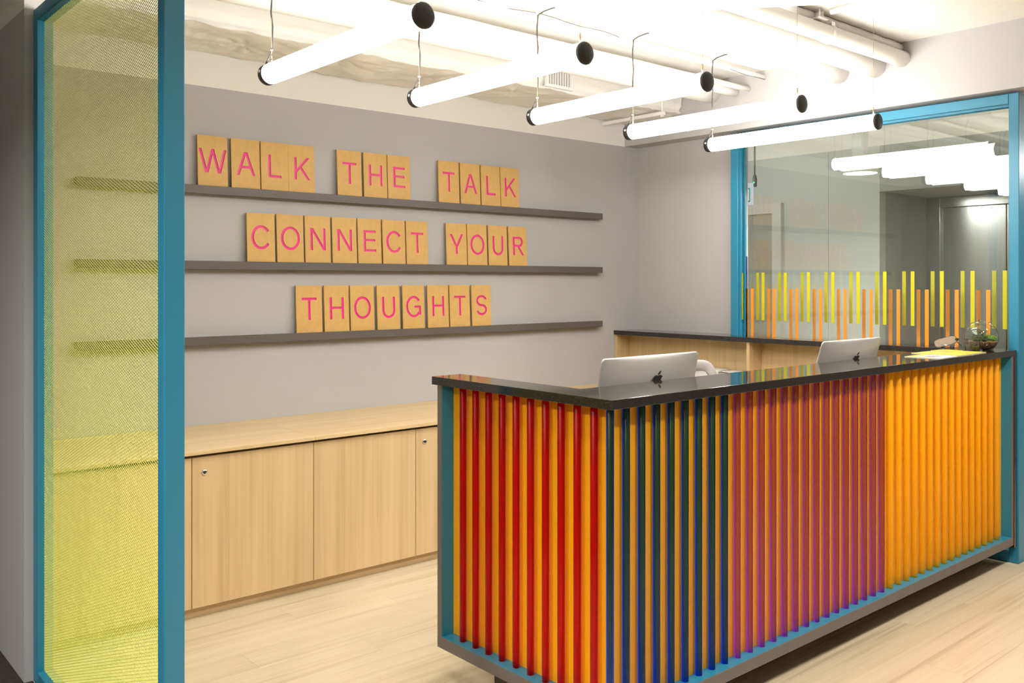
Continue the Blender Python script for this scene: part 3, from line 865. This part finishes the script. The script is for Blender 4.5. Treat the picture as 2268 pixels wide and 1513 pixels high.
# ------------------------------------------------------------------ reception desk
desk = empty('reception_desk', (3.4, 2.2, 0), 'reception desk with black stone counter and coloured acrylic rods over an orange front', 'desk')
DX, DY, DXE, DYE, ZTOP = 1.985, 1.842, 4.978, 2.722, 1.10
def prism(name, pts, z0, z1, m, parent, bev=0.0):
    bm = bmesh.new()
    lo = [bm.verts.new((x, y, z0)) for x, y in pts]; hi = [bm.verts.new((x, y, z1)) for x, y in pts]
    bm.faces.new(list(reversed(lo))); bm.faces.new(hi)
    for i in range(len(pts)):
        j = (i + 1) % len(pts)
        bm.faces.new((lo[i], lo[j], hi[j], hi[i]))
    bmesh.ops.recalc_face_normals(bm, faces=bm.faces)
    if bev: bmesh.ops.bevel(bm, geom=list(bm.edges), offset=bev, segments=2, affect='EDGES', profile=0.5)
    return from_bm(name, bm, m, parent)
prism('counter_top', [(DX - 0.009, DY - 0.002), (5.012, DY - 0.002), (5.012, 2.102), (2.113, 2.102), (2.113, 2.745), (DX - 0.009, 2.745)], 1.07, ZTOP, M['granite'], desk, bev=0.0015)
box('counter_leg', 4.982, 5.012, DY - 0.002, 2.10, 0.088, 1.07, M['granite'], desk, bev=0.001)
# ledge under the rods: grey front, teal top
prism('base_ledge', [(DX, DY), (DXE, DY), (DXE, 2.08), (2.10, 2.08), (2.10, DYE), (DX, DYE)], 0.103, 0.145, M['desk_grey'], desk, bev=0.001)
prism('ledge_lining', [(DX + 0.001, DY + 0.001), (4.952, DY + 0.001), (4.952, 1.897), (2.043, 1.897), (2.043, 2.694), (DX + 0.001, 2.694)], 0.145, 0.1468, M['teal'], desk)
prism('core_panel', [(2.043, 1.897), (4.952, 1.897), (4.952, 2.06), (2.10, 2.06), (2.10, 2.694), (2.043, 2.694)], 0.1468, 1.07, M['desk_grey'], desk)
box('front_panel', 2.040, 4.952, 1.893, 1.897, 0.1468, 1.069, M['panel'], desk)
box('side_panel', 2.039, 2.043, 1.893, 2.694, 0.1468, 1.069, M['panel'], desk)
box('end_panel', DX, 2.10, 2.696, DYE, 0.145, 1.07, M['desk_grey'], desk, bev=0.001)
box('end_lining', DX + 0.002, 2.043, 2.694, 2.696, 0.1468, 1.069, M['teal'], desk)
box('end_panel', 4.954, 4.978, DY, 2.08, 0.145, 1.07, M['desk_grey'], desk, bev=0.001)
box('end_lining', 4.952, 4.954, DY + 0.002, 1.897, 0.1468, 1.069, M['teal'], desk)
prism('plinth', [(2.10, 1.98), (4.90, 1.98), (4.90, 2.06), (2.18, 2.06), (2.18, 2.53), (2.10, 2.53)], 0, 0.103, M['desk_grey'], desk)
box('work_surface', 2.10, 4.85, 2.06, 2.66, 0.705, 0.73, M['wood_x'], desk, bev=0.001)
for xx in (3.40, 4.75):
    box('gable', xx, xx + 0.022, 2.06 if xx > 2.2 else 2.54, 2.64, 0.0, 0.705, M['wood'], desk)
RR = 0.0122
bm = bmesh.new()
hh = (1.0695 - 0.1470) / 2
bm_lathe(bm, [(RR - 0.001, -hh), (RR, -hh + 0.001), (RR, hh - 0.001), (RR - 0.001, hh)], (0, 0, 0), 28)
rod_meshes = {}
base = bpy.data.meshes.new('acrylic_rod'); bm.to_mesh(base); bm.free()
for p in base.polygons: p.use_smooth = len(p.vertices) == 4
for cname in ('red', 'blue', 'purple', 'orange'):
    me = base.copy(); me.materials.append(M['rod_' + cname]); rod_meshes[cname] = me
def rod(c, x, y):
    o = bpy.data.objects.new(c + '_rod', rod_meshes[c]); link(o, desk)
    o.location = Vector((x, y, (1.0695 + 0.1470) / 2)) - Vector(desk.location)
for i in range(10): rod('red', 2.0185, 2.6100 - 0.0731 * i)
for i in range(9): rod('blue', 2.0105 + 0.0713 * i, 1.8775)
for i in range(15): rod('purple', 2.6535 + 0.0729 * i, 1.8775)
for i in range(16): rod('orange', 3.7455 + 0.07395 * i, 1.8775)

# ------------------------------------------------------------------ counter along the right wall
bc = empty('back_counter', (5.0, 3.3, 0), 'oak open shelf unit with a black stone top below the glazing', 'shelf unit')
CX = 4.855
box('counter_top', CX, FX0 - 0.001, 2.1035, YB - 0.001, 1.07, 1.10, M['granite'], bc, bev=0.0015)
box('counter_top_return', FX0 - 0.001, XW - 0.001, 3.606, YB - 0.001, 1.07, 1.10, M['granite'], bc)
box('side_panel', CX + 0.012, 5.0, YB - 0.024, YB - 0.002, 0.0, 1.07, M['wood'], bc)
box('divider', CX + 0.012, 5.0, 3.352, 3.374, 0.0, 1.07, M['wood'], bc)
box('side_panel', CX + 0.012, 5.0, 2.125, 2.147, 0.0, 1.07, M['wood'], bc)
box('back_panel', 5.0, 5.016, 2.125, YB - 0.002, 0.0, 1.07, M['wood'], bc)
for (a, b) in ((3.374, YB - 0.024), (2.147, 3.352)):
    for z in (0.817, 0.45, 0.08):
        box('shelf', CX + 0.014, 5.0, a, b, z, z + 0.018, M['wood_x'], bc)
# papers lying on the upper shelf
def paper_stack(name, label, x0, x1, y0, y1, z, n, mats, cat, rot=0.0):
    e = empty(name, ((x0 + x1) / 2, (y0 + y1) / 2, z), label, cat)
    th = 0.006
    for i in range(n):
        dx, dy = random.uniform(-.004, .004), random.uniform(-.006, .006)
        box('sheet_bundle', x0 + dx, x1 + dx, y0 + dy, y1 + dy, z + i * th, z + (i + 1) * th - 0.0004, mats[i % len(mats)], e)
    e.rotation_euler.z = rot
    return e
paper_stack('paper_stack', 'stack of white papers on the shelf beside the office chair', 4.875, 4.985, 3.60, 3.86, 0.836, 7, [M['paper']], 'papers', 0.03)
paper_stack('magazine_stack', 'few white magazines on the shelf next to the oak divider', 4.875, 4.985, 3.44, 3.57, 0.836, 6, [M['paper'], M['screen'], M['paper']], 'papers', -0.05)

# ------------------------------------------------------------------ desktop computers
def apple_outline():
    P = [('M', 12.152, 6.896), ('c', -.948, 0, -2.415, -1.078, -3.96, -1.04), ('c', -2.04, .027, -3.91, 1.183, -4.961, 3.014), ('c', -2.117, 3.675, -.546, 9.103, 1.519, 12.09),
         ('c', 1.013, 1.454, 2.208, 3.09, 3.792, 3.039), ('c', 1.52, -.065, 2.09, -.987, 3.935, -.987), ('c', 1.831, 0, 2.35, .987, 3.96, .948), ('c', 1.637, -.026, 2.676, -1.48, 3.676, -2.948),
         ('c', 1.156, -1.688, 1.636, -3.325, 1.662, -3.415), ('c', -.039, -.013, -3.182, -1.221, -3.22, -4.857), ('c', -.026, -3.04, 2.48, -4.494, 2.597, -4.559), ('c', -1.429, -2.09, -3.623, -2.324, -4.39, -2.376), ('c', -2, -.156, -3.675, 1.09, -4.61, 1.09)]
    Q = [('M', 15.53, 3.83), ('c', .843, -1.012, 1.4, -2.427, 1.245, -3.83), ('c', -1.207, .052, -2.662, .805, -3.532, 1.818), ('c', -.78, .896, -1.454, 2.338, -1.273, 3.714), ('c', 1.338, .104, 2.715, -.688, 3.559, -1.701)]
    out = []
    for path in (P, Q):
        x, y = path[0][1:]
        pts = []
        for c in path[1:]:
            p0 = Vector((x, y)); p1, p2, p3 = [p0 + Vector(c[k:k + 2]) for k in (1, 3, 5)]
            for i in range(7):
                t = i / 7
                pts.append(p0 * (1 - t) ** 3 + p1 * 3 * t * (1 - t) ** 2 + p2 * 3 * t * t * (1 - t) + p3 * t ** 3)
            x, y = p3
        out.append(pts)
    return out
def make_computer(name, x0, ytop, tilt, label):
    W, H = 0.528, 0.372
    zt, zd = 1.186, 0.73
    e = empty(name, (x0 + W / 2, ytop + 0.07, zd), label, 'computer', 'desktop computers on the reception desk')
    # body in local coordinates: x across, z up from its lower edge, back toward -y
    ctr = Vector((0, 0, zt - zd))
    Rm = Matrix.Rotation(-tilt, 3, 'X')
    piv = Vector((0, -0.07, zt - zd))
    def put(p):      # p relative to the top edge centre
        return Rm @ Vector(p) + piv
    bm = bmesh.new()
    N, K = 28, 20
    rc = 0.016
    def edge(u, v):   # rounded rectangle
        x, z = u * W / 2, -H / 2 + v * H / 2
        ax, az = abs(x) - (W / 2 - rc), abs(z + H / 2) - (H / 2 - rc)
        if ax > 0 and az > 0:
            l = math.hypot(ax, az)
            if l > rc:
                x = math.copysign(W / 2 - rc + ax * rc / l, x); z = -H / 2 + math.copysign(H / 2 - rc + az * rc / l, z + H / 2)
        return x, z
    warp = lambda q: math.copysign(1 - (1 - abs(q)) ** 1.6, q)
    back = []
    for i in range(N + 1):
        col = []
        for j in range(K + 1):
            u, v = warp(i / N * 2 - 1), warp(j / K * 2 - 1)
            x, z = edge(u, v)
            b = (1 - abs(u) ** 2.6) * (1 - abs(v) ** 2.6)
            col.append(bm.verts.new(put((x, -0.036 * b ** 0.8, z))))
        back.append(col)
    for i in range(N):
        for j in range(K):
            bm.faces.new((back[i][j], back[i + 1][j], back[i + 1][j + 1], back[i][j + 1]))
    ring = [back[i][0] for i in range(N + 1)] + [back[N][j] for j in range(1, K + 1)] + [back[i][K] for i in range(N - 1, -1, -1)] + [back[0][j] for j in range(K - 1, 0, -1)]
    inv = [(Rm.transposed() @ (v.co - piv)) for v in ring]
    fr = [bm.verts.new(put((p.x, 0.005, p.z))) for p in inv]
    for i in range(len(ring)):
        j = (i + 1) % len(ring)
        bm.faces.new((ring[i], ring[j], fr[j], fr[i]))
    bm.faces.new(fr)
    bmesh.ops.recalc_face_normals(bm, faces=bm.faces)
    wl = Vector(e.location)
    bmesh.ops.translate(bm, verts=bm.verts, vec=wl)
    hs = from_bm('housing', bm, M['alu'], e)
    for p in hs.data.polygons: p.use_smooth = len(p.vertices) == 4
    # glass front
    bm = bmesh.new()
    q = [put(p) + wl for p in ((-W / 2 + .012, .0055, -.012), (W / 2 - .012, .0055, -.012), (W / 2 - .012, .0055, -H + .07), (-W / 2 + .012, .0055, -H + .07))]
    q2 = [put(p) + wl for p in ((-W / 2 + .012, .0065, -.012), (W / 2 - .012, .0065, -.012), (W / 2 - .012, .0065, -H + .07), (-W / 2 + .012, .0065, -H + .07))]
    a = [bm.verts.new(p) for p in q]; b = [bm.verts.new(p) for p in q2]
    bm.faces.new(a); bm.faces.new(b)
    for i in range(4): bm.faces.new((a[i], a[(i + 1) % 4], b[(i + 1) % 4], b[i]))
    bmesh.ops.recalc_face_normals(bm, faces=bm.faces)
    from_bm('screen_glass', bm, M['screen'], e)
    # emblem on the back
    bm = bmesh.new()
    sc = 0.0485 / 18.0
    for pts in apple_outline():
        V3 = []
        for dy in (-0.0372, -0.0350):
            V3.append([bm.verts.new(put(((p.x - 12) * sc, dy, -(p.y - 12) * sc - 0.081)) + wl) for p in pts])
        for k in (0, 1):
            bm.faces.new(V3[k])
        for i in range(len(pts)):
            j = (i + 1) % len(pts)
            bm.faces.new((V3[0][i], V3[0][j], V3[1][j], V3[1][i]))
    bmesh.ops.recalc_face_normals(bm, faces=bm.faces)
    bmesh.ops.triangulate(bm, faces=[f for f in bm.faces if len(f.verts) > 4])
    em = from_bm('emblem', bm, M['black'], e); em['label'] = 'black emblem on the silver back'
    # bent stand plate
    bm = bmesh.new()
    hinge = put((0, -0.028, -0.22))
    prof = [(hinge.y - 0.004, hinge.z), (hinge.y - 0.012, 0.10), (hinge.y - 0.002, 0.012), (hinge.y + 0.012, 0.004), (hinge.y + 0.17, 0.004)]
    outl = [(yy, zz) for yy, zz in prof]
    th = 0.004
    A = []
    for s_ in (-0.085, 0.085):
        A.append(([bm.verts.new(Vector((s_, yy, zz)) + wl) for yy, zz in outl], [bm.verts.new(Vector((s_, yy - th * (1 if k < 3 else 0.3), zz - th * (0 if k < 2 else 0.9))) + wl) for k, (yy, zz) in enumerate(outl)]))
    for k in range(len(outl) - 1):
        bm.faces.new((A[0][0][k], A[1][0][k], A[1][0][k + 1], A[0][0][k + 1]))
        bm.faces.new((A[0][1][k], A[1][1][k], A[1][1][k + 1], A[0][1][k + 1]))
        for s_ in (0, 1):
            bm.faces.new((A[s_][0][k], A[s_][0][k + 1], A[s_][1][k + 1], A[s_][1][k]))
    for k in (0, -1):
        bm.faces.new((A[0][0][k], A[1][0][k], A[1][1][k], A[0][1][k]))
    bmesh.ops.recalc_face_normals(bm, faces=bm.faces)
    from_bm('stand', bm, M['alu'], e)
    return e
make_computer('desktop_computer', 2.260, 2.146, -math.radians(11), 'larger looking silver desktop computer nearest the corner of the black counter')
c2 = make_computer('desktop_computer', 3.640, 2.128, -math.radians(17), 'silver desktop computer further right, in front of the open shelves')

# ------------------------------------------------------------------ office chair
ch = empty('office_chair', (4.225, 3.10, 0), 'light grey mesh office chair behind the nearer silver computer', 'chair')
cx_, cy_ = 4.225, 3.10
def back_shape(t, w, h, z0, yb):
    a = 2 * math.pi * t
    n = 7.0
    c, s = math.cos(a), math.sin(a)
    x = math.copysign(abs(c) ** (2 / n), c) * w / 2
    z = math.copysign(abs(s) ** (2 / n), s) * h / 2
    return Vector((cx_ + x, yb + 0.05 * (x / (w / 2)) ** 2 * -1 + 0.03 * (z / (h / 2)), z0 + z))
bm = bmesh.new()
loop = [back_shape(i / 64, 0.44, 0.50, 0.705, 3.34) for i in range(64)]
n_ = len(loop)
rings = []
for i in range(n_):
    p = loop[i]; d = (loop[(i + 1) % n_] - loop[i - 1]).normalized()
    w_ = Vector((0, 1, 0)); u_ = d.cross(w_).normalized()
    rings.append([bm.verts.new(p + u_ * 0.036 * math.cos(2 * math.pi * k / 10) + w_ * 0.014 * math.sin(2 * math.pi * k / 10)) for k in range(10)])
for i in range(n_):
    a, b = rings[i], rings[(i + 1) % n_]
    for k in range(10): bm.faces.new((a[k], a[(k + 1) % 10], b[(k + 1) % 10], b[k]))
bmesh.ops.recalc_face_normals(bm, faces=bm.faces)
from_bm('back_frame', bm, M['chair_frame'], ch, smooth=True)
bm = bmesh.new()
inner = [back_shape(i / 64, 0.41, 0.47, 0.705, 3.34) for i in range(64)]
for dy in (0.0, 0.006):
    vs = [bm.verts.new(p + Vector((0, dy, 0))) for p in inner]; c0 = bm.verts.new(sum(inner, Vector()) / 64 + Vector((0, dy + 0.01, 0)))
    for i in range(64): bm.faces.new((vs[i], vs[(i + 1) % 64], c0))
bmesh.ops.recalc_face_normals(bm, faces=bm.faces)
from_bm('back_mesh', bm, M['chair'], ch, smooth=True)
bm = bmesh.new(); bm_box(bm, cx_ - 0.24, cx_ + 0.24, 2.84, 3.30, 0.43, 0.50)
bmesh.ops.bevel(bm, geom=list(bm.edges), offset=0.03, segments=3, affect='EDGES', profile=0.5)
from_bm('seat', bm, M['chair'], ch, smooth=True)
tube('back_support', [(cx_, 3.20, 0.42), (cx_, 3.38, 0.44), (cx_, 3.40, 0.60), (cx_, 3.365, 0.74)], 0.02, M['chair_frame'], ch)
tube('gas_column', [(cx_, 3.07, 0.09), (cx_, 3.07, 0.43)], 0.026, M['chrome'], ch, seg=16)
for k in range(5):
    a = 2 * math.pi * k / 5 + 0.3
    e_ = (cx_ + 0.29 * math.cos(a), 3.07 + 0.29 * math.sin(a))
    tube('base_leg', [(cx_, 3.07, 0.12), (e_[0], e_[1], 0.08)], 0.02, M['chair_frame'], ch, radii=[0.026, 0.015])
    lathe('castor', [(0.012, -0.022), (0.03, -0.018), (0.03, 0.018), (0.012, 0.022)], (e_[0], e_[1], 0.031), M['black'], ch, seg=16, axis='X')
for s_ in (-1, 1):
    tube('arm_post', [(cx_ + s_ * 0.23, 3.12, 0.45), (cx_ + s_ * 0.275, 3.12, 0.48), (cx_ + s_ * 0.275, 3.10, 0.66)], 0.014, M['chair_frame'], ch)
    box('arm_pad', cx_ + s_ * 0.275 - 0.035, cx_ + s_ * 0.275 + 0.035, 2.97, 3.21, 0.655, 0.685, M['black'], ch, bev=0.01, seg=2)

# ------------------------------------------------------------------ things on the counter
def sheet(name, pts, z, th, m, label, printed=None):
    e = empty(name, (sum(p[0] for p in pts) / 4, sum(p[1] for p in pts) / 4, z), label, 'brochure', 'brochures fanned out on the counter')
    prism('pages', pts, z, z + th, M['paper'], e)
    c = Vector((sum(p[0] for p in pts) / 4, sum(p[1] for p in pts) / 4))
    prism('cover', [tuple(c + (Vector(p) - c) * 1.004) for p in pts], z + th, z + th + 0.0009, m, e)
    return e
def fan(p0, ang, w, l):
    """rectangle with its near-left corner at p0, long side turned by ang from +Y"""
    u = Vector((math.cos(ang), math.sin(ang))); v = Vector((-math.sin(ang), math.cos(ang)))
    p0 = Vector(p0)
    return [tuple(p0), tuple(p0 + u * w), tuple(p0 + u * w + v * l), tuple(p0 + v * l)]
b1 = sheet('brochure', fan((4.152, 1.855), 0.02, 0.208, 0.155), 1.1002, 0.0018, M['paper'], 'white brochure with a yellow edge, first of the fanned brochures from the left')
rb = random.Random(5)
z_ = 1.1002 + 0.0027
o_ = Vector((4.152, 1.855)); u_ = Vector((math.cos(0.02), math.sin(0.02))); v_ = Vector((-math.sin(0.02), math.cos(0.02)))
def flat(name, a0, a1, b0, b1_, z, m, par_):
    prism(name, [tuple(o_ + u_ * p + v_ * q) for p, q in ((a0, b0), (a1, b0), (a1, b1_), (a0, b1_))], z, z + 0.0003, m, par_)
flat('yellow_edge', 0.0, 0.208, 0.112, 0.155, z_, M['yellow_print'], b1)
flat('yellow_edge', 0.0, 0.016, 0.0, 0.112, z_, M['yellow_print'], b1)
for i in range(5):
    flat('printed_picture', 0.03 + i * 0.034, 0.055 + i * 0.034, 0.03 + rb.uniform(0, 0.02), 0.075 + rb.uniform(0, 0.02), z_, [M['orange_vinyl'], M['stone'], M['pink'], M['sprig'], M['cardboard']][i], b1)
sheet('brochure', fan((4.372, 1.862), 0.0, 0.185, 0.222), 1.1002, 0.0024, M['yellow_print'], 'yellow brochure, middle one of the fan beside the white one')
sheet('brochure', fan((4.570, 1.866), 0.03, 0.142, 0.12), 1.1002, 0.0024, M['yellow_print'], 'yellow brochure nearest the small glass cup')
sheet('brochure', fan((4.60, 1.995), -0.03, 0.13, 0.10), 1.1002, 0.0024, M['yellow_print'], 'yellow brochure at the back of the fan')

# terrarium bowl
tx, ty, tz = 4.923, 1.978, 1.10
tr = empty('terrarium', (tx, ty, tz), 'round glass bowl terrarium with moss, gravel and small plants at the counter end', 'terrarium')
R_ = 0.0835
CZ = 0.066
prof = []
for i in range(26):
    a = math.radians(-51 + (51 + 62) * i / 25)
    prof.append((R_ * math.cos(a), tz + CZ + R_ * math.sin(a)))
zb = prof[0][1]
prof = [(0.01, tz + 0.0005), (prof[0][0] * 0.9, tz + 0.0005)] + prof
top = prof[-1]
inner = [(max(0.008, r - 0.002), z + (0.002 if z < tz + 0.02 else 0)) for r, z in reversed(prof)]
lathe('glass_bowl', prof + [(top[0] + 0.001, top[1] + 0.003), (top[0] - 0.002, top[1] + 0.003)] + inner, (tx, ty, 0), M['thin_glass'], tr, seg=48)
sp = [(0.012, tz + 0.003), (0.040, tz + 0.003)]
for i in range(1, 9):
    zz = 0.004 + 0.040 * i / 8
    sp.append((math.sqrt((R_ - 0.003) ** 2 - (zz - CZ) ** 2), tz + zz))
sp += [(0.06, tz + 0.043), (0.03, tz + 0.046), (0.004, tz + 0.045)]
lathe('gravel', sp, (tx, ty, 0), M['soil'], tr, seg=36)
zs = sp[-1][1]
def clump(name, c, rx, rz, m, parent, seed, n=2):
    bm = bmesh.new(); bmesh.ops.create_icosphere(bm, subdivisions=4, radius=1.0)
    for v in bm.verts:
        d = 1 + 0.22 * noise.noise(v.co * 2.3 + Vector((seed, 0, 0))) + 0.12 * noise.noise(v.co * 9 + Vector((seed, 5, 0)))
        v.co = Vector((v.co.x * rx * d, v.co.y * rx * d, v.co.z * rz * d)) + Vector(c)
    return from_bm(name, bm, m, parent, smooth=True)
clump('moss_cushion', (tx + 0.028, ty - 0.030, zs + 0.010), 0.034, 0.019, M['moss'], tr, 1)
clump('moss_cushion', (tx + 0.046, ty + 0.006, zs + 0.010), 0.026, 0.017, M['moss'], tr, 2)
clump('dark_moss', (tx - 0.036, ty - 0.008, zs + 0.010), 0.034, 0.020, M['moss_dark'], tr, 3)
clump('stone', (tx - 0.002, ty + 0.014, zs + 0.016), 0.030, 0.024, M['stone'], tr, 4)
def sprigs(name, c, n, h, spread, m, parent, seed, leaf=0.006):
    r = random.Random(seed); bm = bmesh.new()
    for i in range(n):
        a = r.uniform(0, 6.28); s = r.uniform(0.2, 1) * spread
        hh_ = h * r.uniform(0.6, 1.0)
        p0 = Vector(c); p1 = p0 + Vector((s * math.cos(a), s * math.sin(a), hh_))
        mid = (p0 + p1) / 2 + Vector((0, 0, 0.15 * hh_))
        bm_tube(bm, [p0, mid, p1], 0.0006, 5)
        for k in range(7):
            t = 0.3 + 0.7 * k / 6
            q = p0.lerp(p1, t) + Vector((0, 0, 0.15 * hh_ * math.sin(math.pi * t)))
            b = r.uniform(0, 6.28)
            d = Vector((math.cos(b), math.sin(b), r.uniform(0.0, 0.8))).normalized() * leaf * r.uniform(0.7, 1.3)
            w = d.cross(Vector((0, 0, 1))).normalized() * leaf * 0.3
            up = d.cross(w).normalized() * 0.0004
            vs = [bm.verts.new(q), bm.verts.new(q + d * 0.5 + w + up), bm.verts.new(q + d), bm.verts.new(q + d * 0.5 - w + up)]
            bm.faces.new(vs)
    return from_bm(name, bm, m, parent)
sprigs('tall_sprig', (tx - 0.040, ty, zs + 0.02), 6, 0.055, 0.014, M['sprig'], tr, 1, 0.012)
sprigs('tall_sprig', (tx - 0.034, ty, zs + 0.066), 3, 0.048, 0.010, M['sprig'], tr, 4, 0.016)
sprigs('leafy_sprig', (tx - 0.03, ty - 0.025, zs + 0.02), 16, 0.03, 0.03, M['sprig'], tr, 2, 0.007)
sprigs('red_sprig', (tx + 0.018, ty + 0.008, zs + 0.024), 26, 0.034, 0.034, M['red_plant'], tr, 3, 0.008)

# small glass cup with a moss ball
gx, gy = 4.768, 1.953
gc = empty('glass_cup', (gx, gy, 1.1), 'small square clear glass cup holding a dark moss ball before the terrarium', 'cup')
bm = bmesh.new()
a_ = 0.034
ang = math.radians(12)
def sq(r, z):
    return [Vector((gx, gy, 0)) + Vector((r * sx_ * math.cos(ang) - r * sy_ * math.sin(ang), r * sx_ * math.sin(ang) + r * sy_ * math.cos(ang), z)) for sx_, sy_ in ((-1, -1), (1, -1), (1, 1), (-1, 1))]
lev = [sq(a_, 1.1002), sq(a_, 1.160), sq(a_ - 0.004, 1.160), sq(a_ - 0.004, 1.108)]
vv = [[bm.verts.new(p) for p in l] for l in lev]
for p, q in zip(vv, vv[1:]):
    for k in range(4): bm.faces.new((p[k], p[(k + 1) % 4], q[(k + 1) % 4], q[k]))
bm.faces.new(list(reversed(vv[0]))); bm.faces.new(vv[-1])
bmesh.ops.recalc_face_normals(bm, faces=bm.faces)
from_bm('cup_glass', bm, M['solid_glass'], gc)
clump('moss_ball', (gx - 0.004, gy - 0.004, 1.126), 0.0165, 0.018, M['moss_dark'], gc, 8)
clump('stone', (gx + 0.014, gy + 0.010, 1.122), 0.012, 0.014, M['stone'], gc, 9)

# tilted tan plate on a clear dish
px_, py_ = 4.905, 2.16
pq = empty('tan_plaque', (px_, py_, 1.1), 'tan plate with a thin dark rim tilted on a clear dish beside the terrarium', 'ornament')
lathe('clear_dish', [(0.01, 1.1002), (0.042, 1.1002), (0.046, 1.104), (0.047, 1.122), (0.045, 1.122), (0.044, 1.106), (0.01, 1.104)], (px_ + 0.012, py_ - 0.022, 0), M['thin_glass'], pq, seg=32)
bm = bmesh.new()
U_ = Vector((0.52, -0.80, 0.30)).normalized(); V_ = Vector((0.25, 0.22, 0.94)); V_ = (V_ - U_ * V_.dot(U_)).normalized(); N_ = U_.cross(V_)
c_ = Vector((px_ - 0.012, py_ - 0.012, 1.133))
def plate(bm, w, h, t0, t1, n=32):
    lo, hi = [], []
    for i in range(n):
        a = 2 * math.pi * i / n
        c, s = math.cos(a), math.sin(a)
        p = c_ + U_ * math.copysign(abs(c) ** 0.5, c) * w / 2 + V_ * math.copysign(abs(s) ** 0.5, s) * h / 2
        lo.append(bm.verts.new(p + N_ * t0)); hi.append(bm.verts.new(p + N_ * t1))
    bm.faces.new(lo); bm.faces.new(hi)
    for i in range(n): bm.faces.new((lo[i], lo[(i + 1) % n], hi[(i + 1) % n], hi[i]))
    bmesh.ops.recalc_face_normals(bm, faces=bm.faces)
plate(bm, 0.108, 0.042, -0.002, 0.002); from_bm('plate', bm, M['tan_plate'], pq)
bm = bmesh.new(); plate(bm, 0.113, 0.047, -0.0012, 0.0012); from_bm('rim', bm, M['black'], pq)
tube('leg', [c_ + U_ * 0.05 - V_ * 0.006, c_ - U_ * 0.035 - V_ * 0.026, (px_ - 0.060, py_ + 0.035, 1.1015)], 0.0014, M['black'], pq, seg=6)
tube('leg', [c_ - U_ * 0.052 + V_ * 0.004, c_ - U_ * 0.046], 0.0014, M['black'], pq, seg=6)
clump('dark_knob', c_ + U_ * 0.056 - V_ * 0.004, 0.009, 0.008, M['moss_dark'], pq, 11)
bm = bmesh.new()
sv = [Vector((px_ + 0.018, py_ - 0.052, 1.140)), Vector((px_ + 0.052, py_ - 0.068, 1.112))]
w_ = Vector((0.004, 0.008, 0.0))
q = [sv[0] - w_ * 0.4, sv[0] + w_ * 0.4, sv[1] + w_, sv[1] - w_]
lo = [bm.verts.new(p) for p in q]; hi = [bm.verts.new(p + Vector((0, 0, 0.0012))) for p in q]
bm.faces.new(lo); bm.faces.new(hi)
for i in range(4): bm.faces.new((lo[i], lo[(i + 1) % 4], hi[(i + 1) % 4], hi[i]))
bmesh.ops.recalc_face_normals(bm, faces=bm.faces)
from_bm('white_tab', bm, M['paper'], pq)
